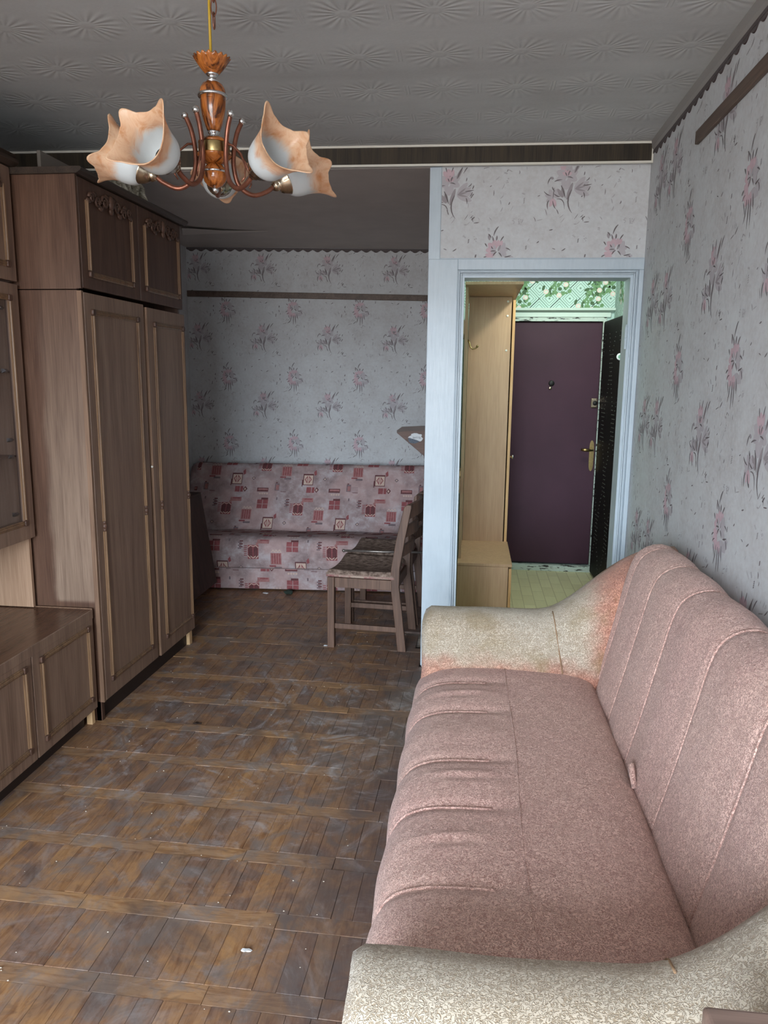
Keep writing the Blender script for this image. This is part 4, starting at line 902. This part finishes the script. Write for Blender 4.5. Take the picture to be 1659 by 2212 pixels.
# ------------------------------------------------------------------ hall
hs_ = thing('hall_stand', (0.10, 5.0, 0), 'light laminate hallway stand with hat shelf, bench and narrow tall cabinet', 'hall stand')
xa, xb = -0.062, 0.262
bx('bench_side', BEECH, hs_, xa, xb-0.020, 4.450, 4.466, 0.0, 0.345); bx('bench_side', BEECH, hs_, xa, xb-0.020, 5.084, 5.10, 0.0, 0.345)
bx('bench_back', BEECH, hs_, xa, xa+0.01, 4.466, 5.084, 0.0, 0.345); bx('bench_door', BEECHE, hs_, xb-0.016, xb, 4.450, 5.10, 0.02, 0.335, bev=0.001)
bx('bench_seat', BEECH, hs_, xa, xb+0.002, 4.446, 5.10, 0.347, 0.363, bev=0.001)
cab = bx('cabinet_side', BEECH, hs_, xa+0.02, xb-0.030, 5.10, 5.116, 0.0, 1.978); bx('cabinet_side', BEECH, hs_, xa+0.02, xb-0.030, 5.534, 5.55, 0.0, 1.978)
bx('cabinet_back', BEECH, hs_, xa+0.02, xa+0.03, 5.116, 5.534, 0.0, 1.978); cdr = bx('cabinet_door', BEECHE, hs_, xb-0.022, xb-0.004, 5.100, 5.548, 0.02, 1.960, bev=0.001)
MB().lathe((xb-0.004, 5.135, 0.94), [(0.006,0),(0.006,0.012),(0.014,0.016),(0.015,0.022),(0.008,0.027)], 12, Vector((1,0,0))).build('knob', CHROME, cdr, smooth=True)
bx('hat_shelf', BEECH, hs_, xa, xb+0.002, 4.446, 5.55, 1.980, 1.996, bev=0.001)
for y in (4.94, 4.56): bx('back_plank', BEECH, hs_, xa+0.002, xa+0.018, y, y+0.11, 0.363, 1.980)
for z in (0.78, 1.71): bx('cross_rail', BEECH, hs_, xa-0.014, xa+0.001, 4.50, 5.10, z, z+0.08)
MB().tube([(xa+0.018,4.96,1.70),(xa+0.030,4.96,1.68),(xa+0.036,4.96,1.655),(xa+0.050,4.96,1.642),(xa+0.070,4.96,1.648),(xa+0.078,4.96,1.656)], 0.005, 8).ball((xa+0.080,4.96,1.660), 0.008, 8).build('coat_hook', BRASS, hs_, smooth=True)
for z in (1.86, 1.64, 1.95): MB().lathe((xb-0.055, 5.1, z), [(0.007,0),(0.007,0.002),(0.004,0.003)], 10, Vector((0,-1,0))).build('screw_cap', TRIMW, hs_)
ed = struct(bx('door_2', PURP, None, 0.13, 0.925, HB+0.012, HB+0.05, 0.055, 1.872, bev=0.006))
bx('door_frame', CHIP, ed, 0.10, 0.135, HB-0.012, HB+0.06, 0, 1.905); bx('door_frame', CHIP, ed, 0.925, 0.950, HB-0.012, HB+0.06, 0, 1.905)
bx('door_frame', CHIP, ed, 0.135, 0.925, HB-0.012, HB+0.06, 1.876, 1.905); bx('casing_board', plain('mint_white_paint', C(206,222,214), 0.5), ed, 0.08, 0.975, HB-0.020, HB, 1.905, 1.938, bev=0.002)
MB().prism([(0.06,HB,1.938),(0.06,HB-0.05,1.952),(0.06,HB-0.05,1.968),(0.06,HB,1.968)], (0.975,0,0)).build('head_moulding', plain('mint_white_trim', C(196,212,204), 0.5), ed)
bx('threshold', CHIP, ed, 0.10, 0.95, HB-0.03, HB+0.06, 0.0, 0.045, bev=0.004)
MB().lathe((0.578,HB+0.014,1.428), [(0.020,0),(0.022,0.004),(0.018,0.008)], 16, Vector((0,-1,0))).build('peephole_cover', BLACK, ed, smooth=True)
MB().lathe((0.570,HB+0.014,1.393), [(0.012,0),(0.012,0.006),(0.007,0.008)], 14, Vector((0,-1,0))).build('peephole', NICK, ed, smooth=True)
lk = MB().box(0.872, 0.918, HB+0.002, HB+0.014, 1.252, 1.322).build('lock', NICK, ed, bev=0.006); MB().lathe((0.900,HB+0.002,1.287), [(0.017,0),(0.017,0.014),(0.012,0.018)], 14, Vector((0,-1,0))).build('lock_turn', BLACK, lk, smooth=True)
hd = MB().prism([(0.897+0.017*math.cos(a)*(1 if abs(math.sin(a)) < 0.9 else 0.8), HB+0.004, 0.895+0.116*math.copysign(abs(math.sin(a))**0.45, math.sin(a))) for a in [2*math.pi*i/24 for i in range(24)]], (0,0.010,0)).build('handle_plate', BRASS, ed)
MB().tube([(0.897,HB+0.006,0.940),(0.897,HB-0.035,0.940),(0.885,HB-0.045,0.940),(0.845,HB-0.047,0.942),(0.812,HB-0.044,0.944)], lambda t: 0.008+0.006*math.sin(math.pi*min(1, t*1.0))*(t > 0.5), 10).build('handle', BRASS, ed, smooth=True)
# inner padded door, standing open against the hall's right wall
ind = thing('padded_door', (0.93, 5.60, 0), 'black padded leatherette inner door standing open in the hallway', 'door')
def tin(p): # local: x along the leaf from the hinge, y thickness, z
    a = math.radians(-88.0); c, s = math.cos(a), math.sin(a); return (0.922+p.x*c-p.y*s, 5.735+p.x*s+p.y*c, p.z)
bx('door_leaf', BLEA, ind, 0, 0.82, 0, 0.045, 0.012, 1.872, tf=tin, bev=0.012)
dots = MB(tin)
rd = random.Random(4)
for i in range(60):
    for j in range(22):
        x, z = 0.05+0.74*((j+0.5*(i % 2))/22), 0.08+1.72*i/60
        if abs(math.sin(x*9.5+z*4.1))*abs(math.sin(x*9.5-z*4.1)) < 0.16: dots.ball((x, -0.001, z), 0.0038, 6)
stuff(dots.build('quilting_studs', plain('grey_studs', C(70,70,66), 0.4), ind))
rt = MB().lathe((0.918, 5.02, 1.603), [(0.004,-0.030),(0.004,0.0),(0.021,0.0),(0.022,0.003),(0.019,0.005)], 18, Vector((0,-1,0))).build('round_tag', PAPER, ind, smooth=False, label='round white tag with a green print')
MB().lathe((0.918, 5.0148, 1.603), [(0.012,0),(0.012,0.0006)], 10, Vector((0,-1,0))).build('tag_print', plain('mint_print', C(120,168,140), 0.6), rt)

# ------------------------------------------------------------------ chandelier
CX, CY = -0.627, 1.85
lamp = thing('chandelier', (CX, CY, 1.893), 'five arm chandelier with ruffled peach glass shades and wooden body', 'chandelier')
def lt(name, prof, mat, n=28, fn=None, parent=None): return MB().lathe((CX, CY, 0), prof, n, None, True, fn).build(name, mat, parent or lamp, smooth=True)
cup = MB(); cup.grid(lambda u, v: Vector((CX+(0.012+0.030*v**0.8)*(1+0.045*v*math.cos(18*2*math.pi*u))*math.cos(2*math.pi*u), CY+(0.012+0.030*v**0.8)*(1+0.045*v*math.cos(18*2*math.pi*u))*math.sin(2*math.pi*u), 2.147+0.036*v+0.002*v*math.cos(18*2*math.pi*u))), 144, 8, closed_u=True)
c_ = cup.build('flower_cup', LWOOD, lamp, smooth=True); c_.modifiers.new('thick', 'SOLIDIFY').thickness = 0.002
lt('neck', [(0.009,2.131),(0.015,2.133),(0.013,2.136),(0.009,2.139),(0.009,2.143),(0.012,2.146),(0.015,2.149),(0.012,2.152)], CHROME)
lt('dome', [(0.031,2.103),(0.031,2.107),(0.029,2.117),(0.023,2.127),(0.015,2.132)], LWOOD); lt('ring', [(0.030,2.098),(0.034,2.099),(0.035,2.102),(0.034,2.105),(0.030,2.106)], CHROME)
lt('vase', [(0.012,2.024),(0.015,2.026),(0.019,2.036),(0.025,2.056),(0.0285,2.075),(0.0295,2.09),(0.0295,2.099)], LWOOD)
lt('neck', [(0.016,2.008),(0.013,2.011),(0.010,2.014),(0.010,2.018),(0.013,2.021),(0.014,2.025)], CHROME)
lt('hub_cap', [(0.037,1.998),(0.036,2.002),(0.028,2.008),(0.014,2.011)], LWOOD); lt('hub_band', [(0.036,1.972),(0.0365,1.974),(0.0365,1.996),(0.036,1.998)], BRASS)
lt('hub', [(0.014,1.951),(0.022,1.954),(0.032,1.961),(0.040,1.969),(0.041,1.973),(0.037,1.974)], LWOOD)
lt('ball', [(0.006,1.900),(0.016,1.903),(0.025,1.913),(0.0285,1.926),(0.027,1.940),(0.019,1.950),(0.012,1.953)], LWOOD); lt('ring', [(0.027,1.931),(0.0305,1.932),(0.031,1.934),(0.0305,1.936),(0.027,1.937)], CHROME)
MB().ball((CX, CY, 1.895), 0.0085, 12).build('finial', CHROME, lamp, smooth=True)
MB().tube([(CX-0.002, CY, 2.17),(CX-0.003, CY, 2.30),(CX+0.004, CY, 2.42),(CX, CY, 2.498)], 0.0033, 8).build('cable', CORD, lamp, smooth=True)
for k in range(9):
    z = 2.485-0.028*k; a = Vector((1,0,0)) if k % 2 else Vector((0,1,0)); cx_ = CX+0.009
    MB().tube([Vector((cx_, CY-0.004, z))+a*(0.0065*math.cos(t))+Vector((0,0,0.018*math.sin(t))) for t in [2*math.pi*i/16 for i in range(16)]], 0.0016, 6, closed=True).build('chain_link', BRONZE, lamp, smooth=True)
lt('ceiling_canopy', [(0.045,2.499),(0.045,2.49),(0.03,2.47),(0.012,2.462)], LWOOD)
def bez(P, n=30):
    out = []
    for i in range(n+1):
        t = i/n*(len(P)-1); k = min(int(t), len(P)-2); t -= k; p0, p1, p2, p3 = P[max(k-1,0)], P[k], P[k+1], P[min(k+2,len(P)-1)]
        out.append(tuple(0.5*((2*p1[c])+(-p0[c]+p2[c])*t+(2*p0[c]-5*p1[c]+4*p2[c]-p3[c])*t*t+(-p0[c]+3*p1[c]-3*p2[c]+p3[c])*t**3) for c in range(2)))
    return out
for k, (az, el) in enumerate(((105,29),(182,27),(254,20),(324,25),(30,27))):
    az = math.radians(az); tilt = 0.085*math.sin(az); e = Vector((math.cos(az), math.sin(az), tilt)); side = Vector((-e.y, e.x, 0)); O = Vector((CX, CY, 0))
    W = lambda r, z, s=0.0: O + e*r + side*s + Vector((0,0,z+min(1.0,r/0.12)*(0.012-0.008*math.cos(az))))
    path = bez([(0.066,2.046),(0.055,2.022),(0.047,1.985),(0.046,1.945),(0.058,1.905),(0.090,1.884),(0.125,1.892),(0.150,1.912)], 40)
    arm_ = MB().tube([W(r, z) for r, z in path], lambda t: 0.0058, 8).build('lamp_arm', BRONZE, lamp, smooth=True)
    MB().ball(W(0.068, 2.050), 0.0085, 12).build('ball_tip', CHROME, arm_, smooth=True)
    MB().tube([W(r, z, s) for r, z, s in [(0.048,1.99,0.0),(0.060,1.985,0.012),(0.078,1.965,0.020),(0.090,1.935,0.022),(0.092,1.912,0.018),(0.086,1.902,0.012)]], lambda t: 0.0032*(1-0.5*t), 6).build('tendril', BRONZE, arm_, smooth=True)
    el = math.radians(el); ax = (Vector((e.x, e.y, 0))*math.cos(el)+Vector((0,0,math.sin(el)+0.5*tilt))).normalized(); b0 = W(0.146, 1.906)
    MB().lathe(b0, [(0.008,-0.006),(0.012,0.0),(0.015,0.004),(0.013,0.007),(0.020,0.011),(0.027,0.020),(0.031,0.030),(0.033,0.032),(0.031,0.034)], 24, ax).build('shade_holder', NICK, arm_, smooth=True)
    PR_ = [(0.025,0.030),(0.034,0.036),(0.041,0.047),(0.045,0.063),(0.047,0.080),(0.050,0.097),(0.056,0.111),(0.064,0.121)]
    xx = ax.orthogonal().normalized(); xx = side; yy = ax.cross(xx); ph = 0.6+1.3*k
    def shade(u, v):
        r, h = interp(PR_, v); th = 2*math.pi*u; w = max(0, (v-0.45)/0.55)**1.6
        c = math.cos(4*th+ph); tip = (max(0, c)**2.2)*1.25-0.35*max(0, -c)
        r += 0.015*w*tip; h += 0.012*w*tip + 0.008*w*math.cos(2*th+ph*1.7)
        return b0 + ax*h + xx*(r*math.cos(th)) + yy*(r*math.sin(th))
    sm = MB(); sm.grid(shade, 96, 30, closed_u=True, att=lambda u, v: 0.02+v)
    so = sm.build('lamp_shade', SHADE, arm_, smooth=True); m_ = so.modifiers.new('thick', 'SOLIDIFY'); m_.thickness = 0.0022; m_.offset = 1
    MB().lathe(b0, [(0.016,0.030),(0.016,0.052),(0.013,0.054)], 16, ax).build('bulb_socket', BLACK, arm_)

# ------------------------------------------------------------------ litter on the floor
def scrap(name, x, y, r, mat, label, cat, sc=(1,0.7,0.35), seed=0, group=None):
    q = random.Random(seed); mb = MB(); mb.ball((x, y, r*sc[2]+0.0005), r, 8, sc)
    mb.v = [Vector((v.x+q.uniform(-1,1)*r*0.28, v.y+q.uniform(-1,1)*r*0.28, max(0.0012, v.z+q.uniform(-1,1)*r*0.1))) for v in mb.v]
    o = mb.build(name, mat); tag(o, label, cat, group); return o
scrap('crumpled_rag', -1.20, 4.84, 0.032, plain('dark_green_cloth', C(44,54,46), 0.9), 'small dark green crumpled scrap at the foot of patterned sofa', 'scrap', (1,0.8,0.5), 1)
scrap('paper_scrap', -1.36, 4.83, 0.016, PAPER, 'tiny white paper scrap beside the dark green scrap', 'paper', (1.3,0.7,0.25), 2)
scrap('paper_scrap', -0.535, 1.660, 0.010, PAPER, 'white paper scrap on the floor near the sofa front corner', 'paper', (1.5,0.6,0.3), 3)
scrap('wood_chip', -1.12, 2.885, 0.016, plain('dark_chip', C(46,32,24), 0.7), 'dark oval wood chip lying on dusty parquet in mid floor', 'chip', (1.3,0.5,0.2), 4)
scrap('paper_scrap', -0.76, 3.89, 0.010, PAPER, 'white crumb beside the front leg of the front chair', 'paper', (1.3,0.6,0.3), 5)
cr = MB(); rc = random.Random(21)
for i in range(170):
    y = rc.uniform(1.25, 4.75); x = rc.uniform(-1.48, -0.30)
    cr.ball((x, y, 0.0016), rc.uniform(0.0012, 0.0032), 5, (1, 0.8, 0.6))
stuff(tag(cr.build('floor_crumbs', plain('pale_crumbs', C(206,196,180), 0.8)), 'pale crumbs and grit scattered over the whole parquet floor', 'crumbs'))
